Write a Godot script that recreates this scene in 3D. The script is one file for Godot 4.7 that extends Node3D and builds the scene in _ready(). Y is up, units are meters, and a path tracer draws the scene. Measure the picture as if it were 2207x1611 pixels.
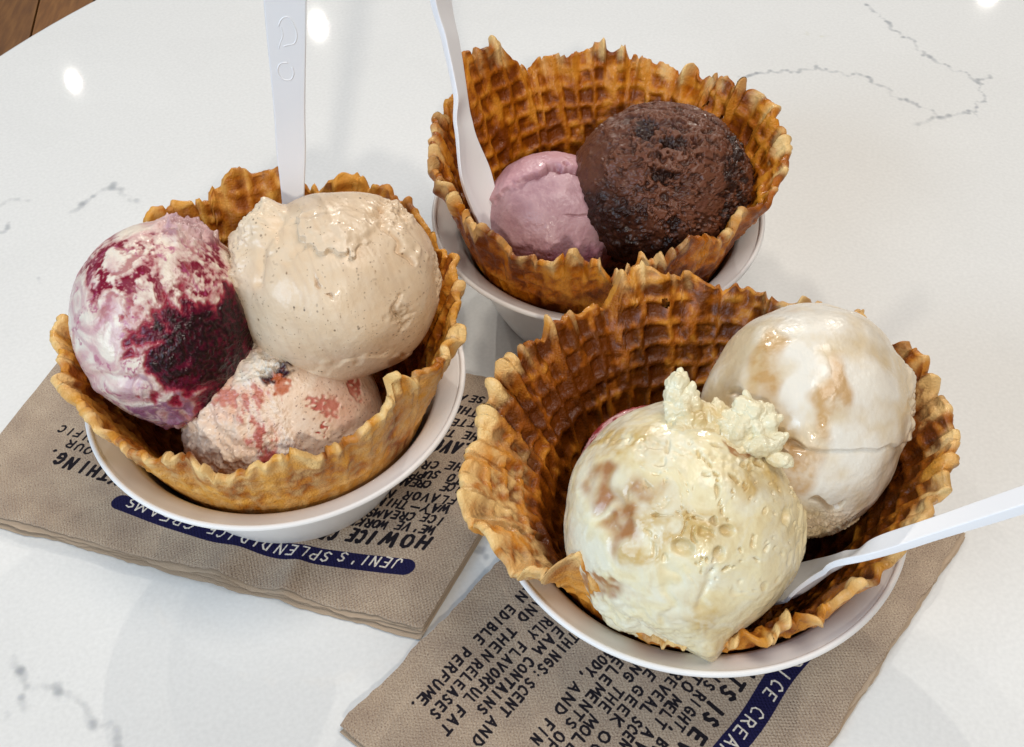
extends Node3D
# Three waffle bowls of ice cream in white paper bowls on a round stone table, built at real size in metres.

var nz := FastNoiseLite.new()      # smooth noise
var fb := FastNoiseLite.new()      # fractal noise
var rg := FastNoiseLite.new()      # ridged noise
var ce := FastNoiseLite.new()      # cell distance
var M := {}
var used := {}
var eye := Vector3(0, 0.314865, 0)
var cup_at := [Vector3(-0.0722, 0, -0.2548), Vector3(0.0313, 0, -0.3304), Vector3(0.0511, 0, -0.2067)]

# ---------------------------------------------------------------- helpers

func numbered(called: String) -> String:
	if not used.has(called):
		used[called] = 0
		return called
	used[called] += 1
	return "%s_%03d" % [called, used[called]]

func tag(o: Node3D, label: String, category: String, group := "", kind := "") -> void:
	o.set_meta("label", label)
	if category:
		o.set_meta("category", category)
	if group:
		o.set_meta("group", group)
	if kind:
		o.set_meta("kind", kind)

func thing(called: String, at: Vector3) -> Node3D:
	var o := Node3D.new()
	o.name = numbered(called)
	add_child(o, true)
	o.position = at
	return o

func part(called: String, mesh: Mesh, mat: Material, parent: Node3D) -> MeshInstance3D:
	var o := MeshInstance3D.new()
	o.mesh = mesh
	o.material_override = mat
	o.name = called
	if parent == self:
		o.name = numbered(called)
	parent.add_child(o, true)
	return o

func lin(r: float, g: float, b: float) -> Color:
	return Color(r, g, b).linear_to_srgb()

func mat(color: Color, rough: float, spec := 0.5) -> StandardMaterial3D:
	var m := StandardMaterial3D.new()
	m.albedo_color = color
	m.roughness = rough
	m.metallic_specular = spec
	return m

# A mesh on a grid of nu columns (closed round) by nv rows. Normals point to the side on which "outside" lies.
func grid_mesh(p: PackedVector3Array, c: PackedColorArray, uv: PackedVector2Array, nu: int, nv: int, closed: bool, flip: bool, skip := PackedByteArray()) -> ArrayMesh:
	var n := PackedVector3Array()
	n.resize(p.size())
	for j in nv:
		var up := mini(j + 1, nv - 1) * nu
		var dn := maxi(j - 1, 0) * nu
		var row := j * nu
		for i in nu:
			var e: int
			var w: int
			if closed:
				e = (i + 1) % nu
				w = (i + nu - 1) % nu
			else:
				e = mini(i + 1, nu - 1)
				w = maxi(i - 1, 0)
			var v := (p[row + e] - p[row + w]).cross(p[up + i] - p[dn + i])
			n[row + i] = (-v if flip else v).normalized()
	var idx := PackedInt32Array()
	var cols := nu if closed else nu - 1
	idx.resize(cols * (nv - 1) * 6)
	var k := 0
	for j in nv - 1:
		for i in cols:
			var a := j * nu + i
			if skip.size() and skip[a]:
				continue
			var b := j * nu + (i + 1) % nu
			var d := a + nu
			var f := b + nu
			if flip:
				idx[k] = a; idx[k + 1] = b; idx[k + 2] = f
				idx[k + 3] = a; idx[k + 4] = f; idx[k + 5] = d
			else:
				idx[k] = a; idx[k + 1] = f; idx[k + 2] = b
				idx[k + 3] = a; idx[k + 4] = d; idx[k + 5] = f
			k += 6
	idx.resize(k)
	var arr := []
	arr.resize(Mesh.ARRAY_MAX)
	arr[Mesh.ARRAY_VERTEX] = p
	arr[Mesh.ARRAY_NORMAL] = n
	if c.size():
		arr[Mesh.ARRAY_COLOR] = c
	if uv.size():
		arr[Mesh.ARRAY_TEX_UV] = uv
	arr[Mesh.ARRAY_INDEX] = idx
	var am := ArrayMesh.new()
	am.add_surface_from_arrays(Mesh.PRIMITIVE_TRIANGLES, arr)
	return am

# A turned shape: profile points (radius, height), outside on the right of the direction of travel when flip is false.
func lathe(prof: Array, nu := 160, flip := false) -> ArrayMesh:
	var p := PackedVector3Array()
	var uv := PackedVector2Array()
	for q in prof:
		for i in nu:
			var a := TAU * i / nu
			p.append(Vector3(cos(a) * q.x, q.y, sin(a) * q.x))
	return grid_mesh(p, PackedColorArray(), uv, nu, prof.size(), true, flip)

func box_mesh(size: Vector3) -> BoxMesh:
	var b := BoxMesh.new()
	b.size = size
	return b

func blob(a: float, b: float, ca: float, cb: float, ra: float, rb: float, soft := 0.35) -> float:
	var d := sqrt(pow((a - ca) / ra, 2.0) + pow((b - cb) / rb, 2.0))
	return 1.0 - smoothstep(1.0 - soft, 1.0 + soft, d)

func seg(a: float, b: float, a0: float, b0: float, a1: float, b1: float) -> float:   # distance to a stretch
	var d := Vector2(a1 - a0, b1 - b0)
	var q := Vector2(a - a0, b - b0)
	var t := clampf(q.dot(d) / d.length_squared(), 0.0, 1.0)
	return (q - d * t).length()

# ---------------------------------------------------------------- scene

func _ready() -> void:
	var cam := Camera3D.new()
	cam.name = "camera"
	add_child(cam)
	cam.transform = Transform3D(Basis(Vector3.RIGHT, -0.824422) * Basis(Vector3.BACK, -0.0253456), eye)
	cam.fov = 34.1427
	cam.near = 0.01
	cam.far = 60.0
	cam.current = true
	var we := WorldEnvironment.new()
	we.name = "environment"
	var env := Environment.new()
	env.background_mode = Environment.BG_COLOR
	env.background_color = lin(0.11, 0.117, 0.13)
	env.tonemap_mode = Environment.TONE_MAPPER_LINEAR
	env.tonemap_exposure = 1.14
	env.sdfgi_enabled = true
	env.ssao_enabled = true
	env.ssil_enabled = true
	we.environment = env
	add_child(we)
	lights()
	setup_noise()
	materials()
	make_floor()
	make_table()
	make_napkins()
	for k in 3:
		make_cup(k)
	make_waffles()
	make_scoops()
	make_spoons()

func lights() -> void:
	var win := AreaLight3D.new()           # tall window to the left behind the photographer
	win.name = "window_light"
	win.area_size = Vector2(1.5, 1.7)
	win.light_energy = 5.0
	win.light_color = lin(0.58, 0.78, 1.0)
	win.shadow_enabled = true
	win.position = Vector3(-2.05, 1.15, 1.25)
	add_child(win)
	win.look_at(Vector3(0, 0.03, -0.26))
	var top := AreaLight3D.new()           # bright ceiling field over the table
	top.name = "ceiling_panel_light"
	top.area_size = Vector2(0.9, 0.9)
	top.light_energy = 1.45
	top.light_color = lin(1.0, 0.92, 0.83)
	top.shadow_enabled = true
	top.position = Vector3(0.42, 1.75, -0.28)
	add_child(top)
	top.look_at(Vector3(0, 0, -0.28), Vector3.FORWARD)
	for k in 3:                            # pendant lamps of the shop, which the table mirrors
		var l := OmniLight3D.new()
		l.name = "pendant_lamp_light"
		l.position = [Vector3(-1.264, 1.7, -3.075), Vector3(-0.571, 1.7, -3.345), Vector3(1.535, 1.7, -3.46)][k]
		l.light_size = [0.014, 0.021, 0.028][k]
		l.light_energy = [0.9, 2.5, 2.7][k]
		l.light_color = lin(1.0, 0.94, 0.85)
		l.omni_range = 12.0
		l.omni_attenuation = 2.0
		l.shadow_enabled = true
		add_child(l, true)
	var s := OmniLight3D.new()             # ceiling lamp behind the photographer
	s.name = "ceiling_lamp_light"
	s.position = Vector3(0.063, 1.74, 2.19)
	s.light_size = 0.07
	s.light_energy = 2.5
	s.light_color = lin(1.0, 0.92, 0.80)
	s.omni_range = 12.0
	s.omni_attenuation = 2.0
	s.shadow_enabled = true
	add_child(s, true)

func setup_noise() -> void:
	nz.noise_type = FastNoiseLite.TYPE_SIMPLEX_SMOOTH
	nz.seed = 11
	nz.frequency = 1.0
	nz.fractal_type = FastNoiseLite.FRACTAL_NONE
	fb.noise_type = FastNoiseLite.TYPE_SIMPLEX_SMOOTH
	fb.seed = 23
	fb.frequency = 1.0
	fb.fractal_type = FastNoiseLite.FRACTAL_FBM
	fb.fractal_octaves = 4
	rg.noise_type = FastNoiseLite.TYPE_SIMPLEX_SMOOTH
	rg.seed = 37
	rg.frequency = 1.0
	rg.fractal_type = FastNoiseLite.FRACTAL_RIDGED
	rg.fractal_octaves = 3
	ce.noise_type = FastNoiseLite.TYPE_CELLULAR
	ce.seed = 5
	ce.frequency = 1.0
	ce.fractal_type = FastNoiseLite.FRACTAL_NONE
	ce.cellular_return_type = FastNoiseLite.RETURN_DISTANCE
	ce.cellular_jitter = 0.9

func noise_tex(freq: float, octaves: int, size := 512, type := FastNoiseLite.TYPE_SIMPLEX_SMOOTH, ramp: Gradient = null, sd := 3) -> NoiseTexture2D:
	var n := FastNoiseLite.new()
	n.noise_type = type
	n.frequency = freq
	n.fractal_type = FastNoiseLite.FRACTAL_FBM if octaves > 1 else FastNoiseLite.FRACTAL_NONE
	n.fractal_octaves = octaves
	n.seed = sd
	var t := NoiseTexture2D.new()
	t.width = size
	t.height = size
	t.seamless = true
	t.noise = n
	if ramp:
		t.color_ramp = ramp
	return t

func ramp(points: Array) -> Gradient:
	var g := Gradient.new()
	var offs := PackedFloat32Array()
	var cols := PackedColorArray()
	for q in points:
		offs.append(q[0])
		cols.append(q[1])
	g.offsets = offs
	g.colors = cols
	return g

func cream_mat(rough: float, relief: float, coat: float, scale := 26.0) -> StandardMaterial3D:
	var m := mat(Color.WHITE, rough)
	m.vertex_color_use_as_albedo = true
	m.uv1_triplanar = true
	m.uv1_scale = Vector3.ONE * scale
	m.heightmap_enabled = true
	m.heightmap_scale = relief
	m.heightmap_texture = M.t_grain
	m.clearcoat_enabled = coat > 0.0
	m.clearcoat = coat
	m.clearcoat_roughness = 0.14
	return m

func materials() -> void:
	M.t_grain = noise_tex(0.035, 4, 512)
	M.t_fine = noise_tex(0.12, 3, 512)
	M.paper = mat(lin(0.80, 0.78, 0.76), 0.42)
	M.plastic = mat(lin(0.80, 0.80, 0.82), 0.28)
	var w := mat(Color.WHITE, 0.42)
	w.vertex_color_use_as_albedo = true
	w.uv1_triplanar = true
	w.uv1_scale = Vector3.ONE * 60.0
	w.heightmap_enabled = true
	w.heightmap_scale = 0.03
	w.heightmap_texture = M.t_grain
	w.clearcoat_enabled = true
	w.clearcoat = 0.14
	w.metallic_specular = 0.36
	w.clearcoat_roughness = 0.2
	M.waffle = w
	M.cream = cream_mat(0.44, 0.018, 0.28, 34.0)
	M.cream.clearcoat_texture = noise_tex(0.02, 3, 256, FastNoiseLite.TYPE_SIMPLEX_SMOOTH, ramp([[0.0, Color.BLACK], [0.35, Color(0.1, 0.1, 0.1)], [0.6, Color.WHITE], [1.0, Color.WHITE]]), 21)
	M.jam = cream_mat(0.32, 0.018, 0.22, 60.0)
	M.jam.clearcoat_roughness = 0.08
	M.jam.metallic_specular = 0.36
	M.choc = cream_mat(0.45, 0.010, 0.12, 40.0)
	M.choc.metallic_specular = 0.42
	M.wet = cream_mat(0.38, 0.012, 0.75, 30.0)
	M.wet.clearcoat_texture = M.cream.clearcoat_texture
	M.wet.clearcoat_roughness = 0.10
	var sp := cream_mat(0.42, 0.012, 0.25)
	sp.albedo_texture = ImageTexture.create_from_image(seeds_image())
	M.speckled = sp

# Vanilla seeds: dark dots of uneven size strewn over a tile that repeats.
func seeds_image() -> Image:
	var S := 512
	var im := Image.create(S, S, false, Image.FORMAT_RGB8)
	im.fill(Color.WHITE)
	var r := RandomNumberGenerator.new()
	r.seed = 40
	for k in 150:
		var c := Vector2(r.randf() * S, r.randf() * S)
		var rad := 2.0 + 3.6 * pow(r.randf(), 3.0)
		var dark := Color(0.16, 0.11, 0.08).lerp(Color(0.70, 0.60, 0.50), r.randf())
		for y in range(-6, 7):
			for x in range(-6, 7):
				var d := Vector2(x, y * r.randf_range(0.9, 1.1)).length() / rad
				if d < 1.0:
					var px := posmod(int(c.x) + x, S)
					var py := posmod(int(c.y) + y, S)
					im.set_pixel(px, py, im.get_pixel(px, py).lerp(dark, 1.0 - d * d))
	return im

# ---------------------------------------------------------------- floor and table

func make_floor() -> void:
	var f := part("floor", box_mesh(Vector3(5.0, 0.04, 5.0)), mat(lin(0.05, 0.025, 0.010), 0.7), self)
	f.position = Vector3(0, -0.77, -1.0)
	tag(f, "brown wooden floor of boards far below the table edge", "", "", "structure")
	var grain := noise_tex(0.02, 4, 512, FastNoiseLite.TYPE_SIMPLEX_SMOOTH, ramp([[0.0, lin(0.15, 0.055, 0.010)], [0.5, lin(0.22, 0.085, 0.016)], [1.0, lin(0.30, 0.13, 0.030)]]), 4)
	var tones := []
	for k in 4:
		var m := mat(lin(0.75 + 0.13 * k, 0.75 + 0.12 * k, 0.75 + 0.10 * k), 0.5)
		m.albedo_texture = grain
		m.uv1_triplanar = true
		m.uv1_world_triplanar = true
		m.uv1_scale = Vector3(9.0, 1.0, 1.3)
		m.uv1_offset = Vector3(0.37 * k, 0, 0.21 * k)
		tones.append(m)
	var bm := box_mesh(Vector3(0.088, 0.012, 1.35))
	var r := RandomNumberGenerator.new()
	r.seed = 9
	for i in 34:
		for j in 3:
			var b := part("board", bm, tones[r.randi_range(0, 3)], f)
			b.rotation.y = 0.12
			b.position = Vector3(-1.15, 0.028, -0.55) + Vector3(0.0915 * (i - 9), 0, 1.356 * (j - 1) - 0.7 + 0.35 * (i % 3)).rotated(Vector3.UP, 0.12)

func make_table() -> void:
	var t := thing("round_table", Vector3(0.102, 0, -0.2965))
	tag(t, "round table with glossy white stone top and thin grey veins", "table")
	var R := 0.4
	# top as a fine disc, then a rounded edge
	var prof := [Vector2(0.0005, 0)]
	for k in 24:
		prof.append(Vector2((R - 0.004) * (k + 1) / 24.0, 0))
	for k in 7:
		var a := PI / 2 * (k + 1) / 7.0
		prof.append(Vector2(R - 0.004 + 0.004 * sin(a), -0.004 + 0.004 * cos(a)))
	prof.append(Vector2(R, -0.016))
	for k in 7:
		var a := PI / 2 * (k + 1) / 7.0
		prof.append(Vector2(R - 0.004 + 0.004 * cos(a), -0.016 - 0.004 * sin(a)))
	prof.append(Vector2(0.0005, -0.02))
	var nu := 220
	var p := PackedVector3Array()
	var uv := PackedVector2Array()
	for q in prof:
		for i in nu:
			var a := TAU * i / nu
			var v := Vector3(cos(a) * q.x, q.y, sin(a) * q.x)
			p.append(v)
			uv.append(Vector2((v.x + R) / (2 * R), (v.z + R) / (2 * R)))
	var m := mat(Color.WHITE, 0.016)
	m.albedo_texture = ImageTexture.create_from_image(stone_image(R))
	part("tabletop", grid_mesh(p, PackedColorArray(), uv, nu, prof.size(), true, false), m, t)
	var steel := mat(lin(0.05, 0.05, 0.05), 0.4)
	part("pedestal", lathe([Vector2(0.03, -0.02), Vector2(0.03, -0.72)], 40), steel, t)
	part("foot", lathe([Vector2(0.03, -0.715), Vector2(0.2, -0.735), Vector2(0.21, -0.745), Vector2(0.21, -0.75)], 60), steel, t)

# The print of the stone: white with grey hair veins where they run on the table (metres on the table plane).
func stone_image(R: float) -> Image:
	var S := 2000
	var im := Image.create(S, S, false, Image.FORMAT_RGB8)
	var soft := FastNoiseLite.new()
	soft.seed = 4
	soft.frequency = 0.004
	soft.fractal_octaves = 3
	var grain := FastNoiseLite.new()
	grain.seed = 14
	grain.frequency = 0.22
	grain.fractal_octaves = 2
	var a := soft.get_image(S, S, false, false, false).get_data()
	var b := grain.get_image(S, S, false, false, false).get_data()
	var out := PackedByteArray()
	out.resize(S * S * 3)
	for i in S * S:
		var v := 223 + (a[i] - 128) / 34 + (b[i] - 128) / 20
		out[i * 3] = v
		out[i * 3 + 1] = v
		out[i * 3 + 2] = v - 2
	im.set_data(S, S, false, Image.FORMAT_RGB8, out)
	var r := RandomNumberGenerator.new()
	r.seed = 77
	for vein in veins():
		var pts: Array = vein[1]
		var width: float = vein[0]
		for k in pts.size() - 1:
			var p0: Vector2 = pts[k]
			var p1: Vector2 = pts[k + 1]
			var steps := int(p0.distance_to(p1) / 0.0002) + 1
			for s in steps:
				var q := p0.lerp(p1, float(s) / steps)
				var wob := Vector2(nz.get_noise_2d(q.x * 150.0, q.y * 150.0), nz.get_noise_2d(q.y * 150.0 + 40.0, q.x * 150.0)) * 0.0022
				wob += Vector2(nz.get_noise_2d(q.x * 600.0, q.y * 600.0), nz.get_noise_2d(q.y * 600.0 + 40.0, q.x * 600.0)) * 0.0008
				q += wob
				var str := 0.62 + 0.5 * nz.get_noise_2d(q.x * 90.0 + 9.0, q.y * 90.0) + 0.35 * nz.get_noise_2d(q.x * 400.0, q.y * 400.0)
				str = maxf(str, 0.16)
				stain(im, R, q, width * 1.7 * (0.5 + 0.8 * str), clampf(str, 0.0, 1.0) * (0.08 if vein[3] < 0.0013 else 0.036), vein[2])
				if vein[3] > 0.0 and r.randf() < 0.25:
					var o := Vector2(r.randfn(0.0, vein[3]), r.randfn(0.0, vein[3]))
					stain(im, R, q + o, width * r.randf_range(0.3, 0.9), 0.06 * str, vein[2])
	return im

func stain(im: Image, R: float, q: Vector2, rad: float, strength: float, col: Color) -> void:
	var S := im.get_width()
	var c := Vector2((q.x - 0.102 + R) / (2 * R), (q.y + 0.2965 + R) / (2 * R)) * S
	var rp := maxf(rad / (2 * R) * S, 0.8)
	for y in range(int(c.y - rp), int(c.y + rp) + 2):
		for x in range(int(c.x - rp), int(c.x + rp) + 2):
			if x < 0 or y < 0 or x >= S or y >= S:
				continue
			var d := Vector2(x + 0.5, y + 0.5).distance_to(c) / rp
			if d < 1.0:
				im.set_pixel(x, y, im.get_pixel(x, y).lerp(col, strength * (1.0 - d * d)))

func veins() -> Array:
	var grey := Color(0.52, 0.54, 0.57)
	return [
		[0.0006, [Vector2(0.1775, -0.5312), Vector2(0.1815, -0.5142), Vector2(0.1897, -0.4976), Vector2(0.1933, -0.4857), Vector2(0.2046, -0.4720), Vector2(0.2124, -0.4624), Vector2(0.2191, -0.4676)], grey, 0],
		[0.0004, [Vector2(0.2124, -0.4624), Vector2(0.2119, -0.4517), Vector2(0.2056, -0.4414), Vector2(0.2047, -0.4346)], grey, 0.001],
		[0.0006, [Vector2(0.1055, -0.4708), Vector2(0.1139, -0.4705), Vector2(0.1166, -0.4741), Vector2(0.1291, -0.4735), Vector2(0.1434, -0.4766), Vector2(0.1617, -0.4683), Vector2(0.1761, -0.4497), Vector2(0.1882, -0.4370), Vector2(0.1956, -0.4384), Vector2(0.2061, -0.4397)], grey, 0],
		[0.0009, [Vector2(0.1783, -0.4334), Vector2(0.1868, -0.4354), Vector2(0.1922, -0.4369)], grey, 0.0012],
		[0.0005, [Vector2(0.1425, -0.5066), Vector2(0.1444, -0.5049)], Color(0.80, 0.74, 0.58), 0.0015],
		[0.0006, [Vector2(0.1507, -0.5034), Vector2(0.1528, -0.5033)], Color(0.80, 0.73, 0.56), 0.0015],
		[0.0008, [Vector2(-0.1776, -0.3858), Vector2(-0.1735, -0.3930), Vector2(-0.1703, -0.3959), Vector2(-0.1652, -0.4033), Vector2(-0.1594, -0.3985), Vector2(-0.1522, -0.3907)], grey, 0.0022],
		[0.0007, [Vector2(-0.2073, -0.3914), Vector2(-0.2023, -0.3942), Vector2(-0.1969, -0.3955)], grey, 0.002],
		[0.0006, [Vector2(-0.2030, -0.3753), Vector2(-0.1998, -0.3809)], grey, 0.001],
		[0.0008, [Vector2(-0.1461, -0.1828), Vector2(-0.1435, -0.1753), Vector2(-0.1403, -0.1651)], grey, 0.0018],
		[0.0008, [Vector2(-0.1438, -0.1738), Vector2(-0.1376, -0.1729), Vector2(-0.1287, -0.1719), Vector2(-0.1251, -0.1675), Vector2(-0.1202, -0.1631), Vector2(-0.1152, -0.1609), Vector2(-0.1094, -0.1545)], grey, 0.0025],
		[0.0005, [Vector2(-0.1467, -0.1645), Vector2(-0.1443, -0.1631)], grey, 0.0015],
		[0.0007, [Vector2(-0.0141, -0.2153), Vector2(-0.0120, -0.2153), Vector2(-0.0098, -0.2143)], Color(0.35, 0.38, 0.43), 0.001],
		[0.0006, [Vector2(-0.0113, -0.2178), Vector2(-0.0105, -0.2161)], Color(0.35, 0.38, 0.43), 0.0006],
		[0.0005, [Vector2(-0.1821, -0.3473), Vector2(-0.1808, -0.3457)], grey, 0.0008],
	]

# ---------------------------------------------------------------- napkins

const GLYPHS := {
	"A": "0,0 .45,1 .95,0;.2,.36 .78,.4", "B": "0,0 .05,1;.05,1 .6,.95 .7,.75 .5,.55 .05,.52;.5,.54 .85,.4 .85,.15 .6,.02 0,0",
	"C": ".9,.85 .6,1 .25,.9 .03,.55 .12,.18 .45,0 .9,.1", "D": "0,0 .05,1;.05,1 .5,.95 .9,.6 .82,.25 .5,.03 0,0",
	"E": ".85,1 .05,.97 0,.03 .85,0;.03,.52 .65,.52", "F": ".85,1 .05,.98 0,0;.03,.52 .65,.5",
	"G": ".9,.85 .6,1 .25,.9 .03,.55 .12,.18 .45,0 .85,.1 .88,.45 .5,.45", "H": "0,0 .06,1;.85,0 .9,1;.03,.5 .88,.52",
	"I": ".4,0 .5,1", "J": ".85,1 .75,.25 .5,.02 .15,.1 .05,.3", "K": "0,0 .05,1;.85,1 .06,.45 .9,0", "L": ".05,1 0,.02 .8,.04",
	"M": "0,0 .15,1 .5,.3 .85,1 1,0", "N": "0,0 .06,1 .85,.03 .9,1", "O": ".5,1 .15,.85 0,.5 .15,.1 .5,0 .85,.12 .97,.5 .82,.88 .5,1",
	"P": "0,0 .05,1;.05,1 .6,.97 .85,.78 .65,.5 .05,.45", "R": "0,0 .05,1;.05,1 .6,.97 .85,.78 .65,.52 .05,.47;.4,.48 .9,0",
	"S": ".85,.88 .5,1 .15,.85 .2,.6 .7,.42 .85,.2 .5,0 .05,.12", "T": ".45,0 .5,.97;0,.97 1,1", "U": ".03,1 .05,.3 .3,.02 .65,.05 .88,.35 .9,1",
	"V": "0,1 .45,0 .95,1", "W": "0,1 .22,0 .5,.75 .75,0 1,1", "Y": "0,1 .48,.5 .95,1;.48,.5 .42,0", "'": ".4,1 .35,.75", ".": ".3,0 .4,.05", ",": ".4,.1 .25,-.15",
	":": ".3,.12 .36,.18;.3,.62 .36,.68", "-": "0,.5 1.3,.52",
}

var rnd := RandomNumberGenerator.new()

func ink_seg(im: PackedByteArray, W: int, H: int, a: Vector2, b: Vector2, rad: float, col: Array) -> void:
	var x0 := maxi(int(minf(a.x, b.x) - rad - 1), 0)
	var x1 := mini(int(maxf(a.x, b.x) + rad + 2), W - 1)
	var y0 := maxi(int(minf(a.y, b.y) - rad - 1), 0)
	var y1 := mini(int(maxf(a.y, b.y) + rad + 2), H - 1)
	var d := b - a
	var l2 := maxf(d.length_squared(), 0.001)
	for y in range(y0, y1 + 1):
		for x in range(x0, x1 + 1):
			var q := Vector2(x, y) - a
			var t := clampf(q.dot(d) / l2, 0.0, 1.0)
			var k := clampf(rad + 0.5 - (q - d * t).length(), 0.0, 1.0)
			if k > 0.0:
				var n := (y * W + x) * 3
				for c in 3:
					im[n + c] = int(lerpf(im[n + c], col[c], k))

# Hand lettering along s (mm, reading direction), baseline at t (mm up). ht: cap height, wd: letter pitch.
func ink_text(im: PackedByteArray, W: int, H: int, ppm: float, text: String, s: float, t: float, ht: float, wd: float, stroke: float, col: Array, slope := 0.0) -> void:
	var x := s
	for ch in text:
		if ch == " ":
			x += wd * 0.75
			continue
		var gw := wd * 0.68
		if ch in "I'.,:":
			gw = wd * 0.45
		elif ch in "MW":
			gw = wd * 0.9
		var jy := rnd.randf_range(-0.05, 0.05) * ht
		var js := rnd.randf_range(0.93, 1.06)
		var lean := 0.08 + rnd.randf_range(-0.04, 0.05)
		for poly in GLYPHS[ch].split(";"):
			var last := Vector2.ZERO
			var first := true
			for pair in poly.split(" "):
				var xy: PackedStringArray = pair.split(",")
				var gx := float(xy[0])
				var gy := float(xy[1]) * js
				var mm := Vector2(x + gx * gw + gy * ht * lean, t + jy + gy * ht + slope * (x - s))
				var px := Vector2(mm.x * ppm, H - mm.y * ppm)
				if not first:
					ink_seg(im, W, H, last, px, stroke * ppm * 0.5 * rnd.randf_range(0.85, 1.15), col)
				last = px
				first = false
		x += gw + wd * 0.32

func band_mid(s: float) -> float:
	return 81.0 + 4.7 * sin(PI * clampf((s - 12.0) / 104.0, 0.0, 1.0)) + 0.02 * (s - 15.0) * 0.6

func ink_words(im: PackedByteArray, W: int, H: int, ppm: float, words: Array, ink: Array, pale: Array, band_from: float) -> void:
	for w in words:
		var mid: float = (w[2] + w[4]) * 0.5
		var head: bool = w[0] in HEADINGS and (mid > 70.0 or w[0] == "FLAVO")
		var band: bool = mid > band_from or w[0] == "JENI'S"
		var ht := 3.6 if band else (4.6 if head else 3.05)
		var stroke := 0.55 if band else (1.15 if head else 0.72)
		var n: int = (w[0] as String).length()
		for k in n:
			var f := float(k) / maxi(n - 1, 1)
			var s: float = lerpf(w[1], w[3], f)
			var t: float = lerpf(w[2], w[4] + (ht * 0.45 if (w[0] as String).right(1) in ".," else 0.0), f)
			var pitch: float = absf(w[3] - w[1]) / maxi(n - 1, 1) if n > 1 else 3.4
			pitch = clampf(pitch, 2.6, 5.2)
			ink_text(im, W, H, ppm, w[0][k], s - pitch * 0.33, t - ht * 0.5, ht, pitch * (0.86 if head else 0.95), stroke, pale if band else ink)

func left_words() -> Array:
	return [
		["JENI'S", 17.7, 80.8, 34.2, 83.3],
		["SPLEN", 39.0, 84.4, 53.6, 85.5],
		["DID", 58.3, 85.5, 65.1, 85.8],
		["ICE", 70.3, 85.4, 77.2, 84.9],
		["CREAMS", 84.7, 84.9, 106.5, 82.3],
		["HOW", 13.9, 71.6, 23.7, 72.8],
		["ICE", 29.8, 74.2, 35.5, 74.5],
		["CREAM", 41.1, 75.8, 52.3, 76.4],
		["WE'VE", 13.7, 66.6, 23.8, 67.3],
		["WORKED", 28.1, 68.5, 40.4, 69.8],
		["ICE", 13.0, 62.6, 17.9, 62.5],
		["CREAMS", 21.9, 63.2, 34.1, 65.1],
		["WAY-", 13.4, 57.7, 22.1, 59.3],
		["THINK", 26.0, 59.4, 35.8, 60.4],
		["FLAVOR", 12.8, 53.7, 26.7, 55.7],
		["N", 32.2, 56.2, 32.2, 56.2],
		["ICE", 13.4, 48.9, 17.4, 49.2],
		["CREAM", 23.0, 49.9, 31.1, 50.9],
		["TO", 14.5, 45.8, 17.1, 45.4],
		["SUPP", 22.2, 45.4, 28.8, 47.3],
		["THE", 13.9, 40.3, 19.7, 40.7],
		["CRE", 24.3, 41.8, 29.7, 43.1],
		["FLAVO", 14.8, 32.6, 27.1, 33.4],
		["THE", 14.8, 26.9, 20.4, 27.0],
		["TA", 25.2, 27.7, 27.4, 27.9],
		["BUTTE", 15.0, 20.3, 26.4, 22.6],
		["N", 17.8, 17.2, 17.8, 17.2],
		["THE", 22.2, 16.9, 27.9, 17.0],
		["SE", 22.6, 11.0, 25.0, 11.2],
		["A", 28.6, 11.5, 28.6, 11.5],
		["CIFIC", 133.5, 60.7, 145.4, 59.2],
		["OUR", 131.8, 65.8, 139.2, 64.7],
		["YTHING.", 116.7, 74.5, 143.2, 69.1],
	]

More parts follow.
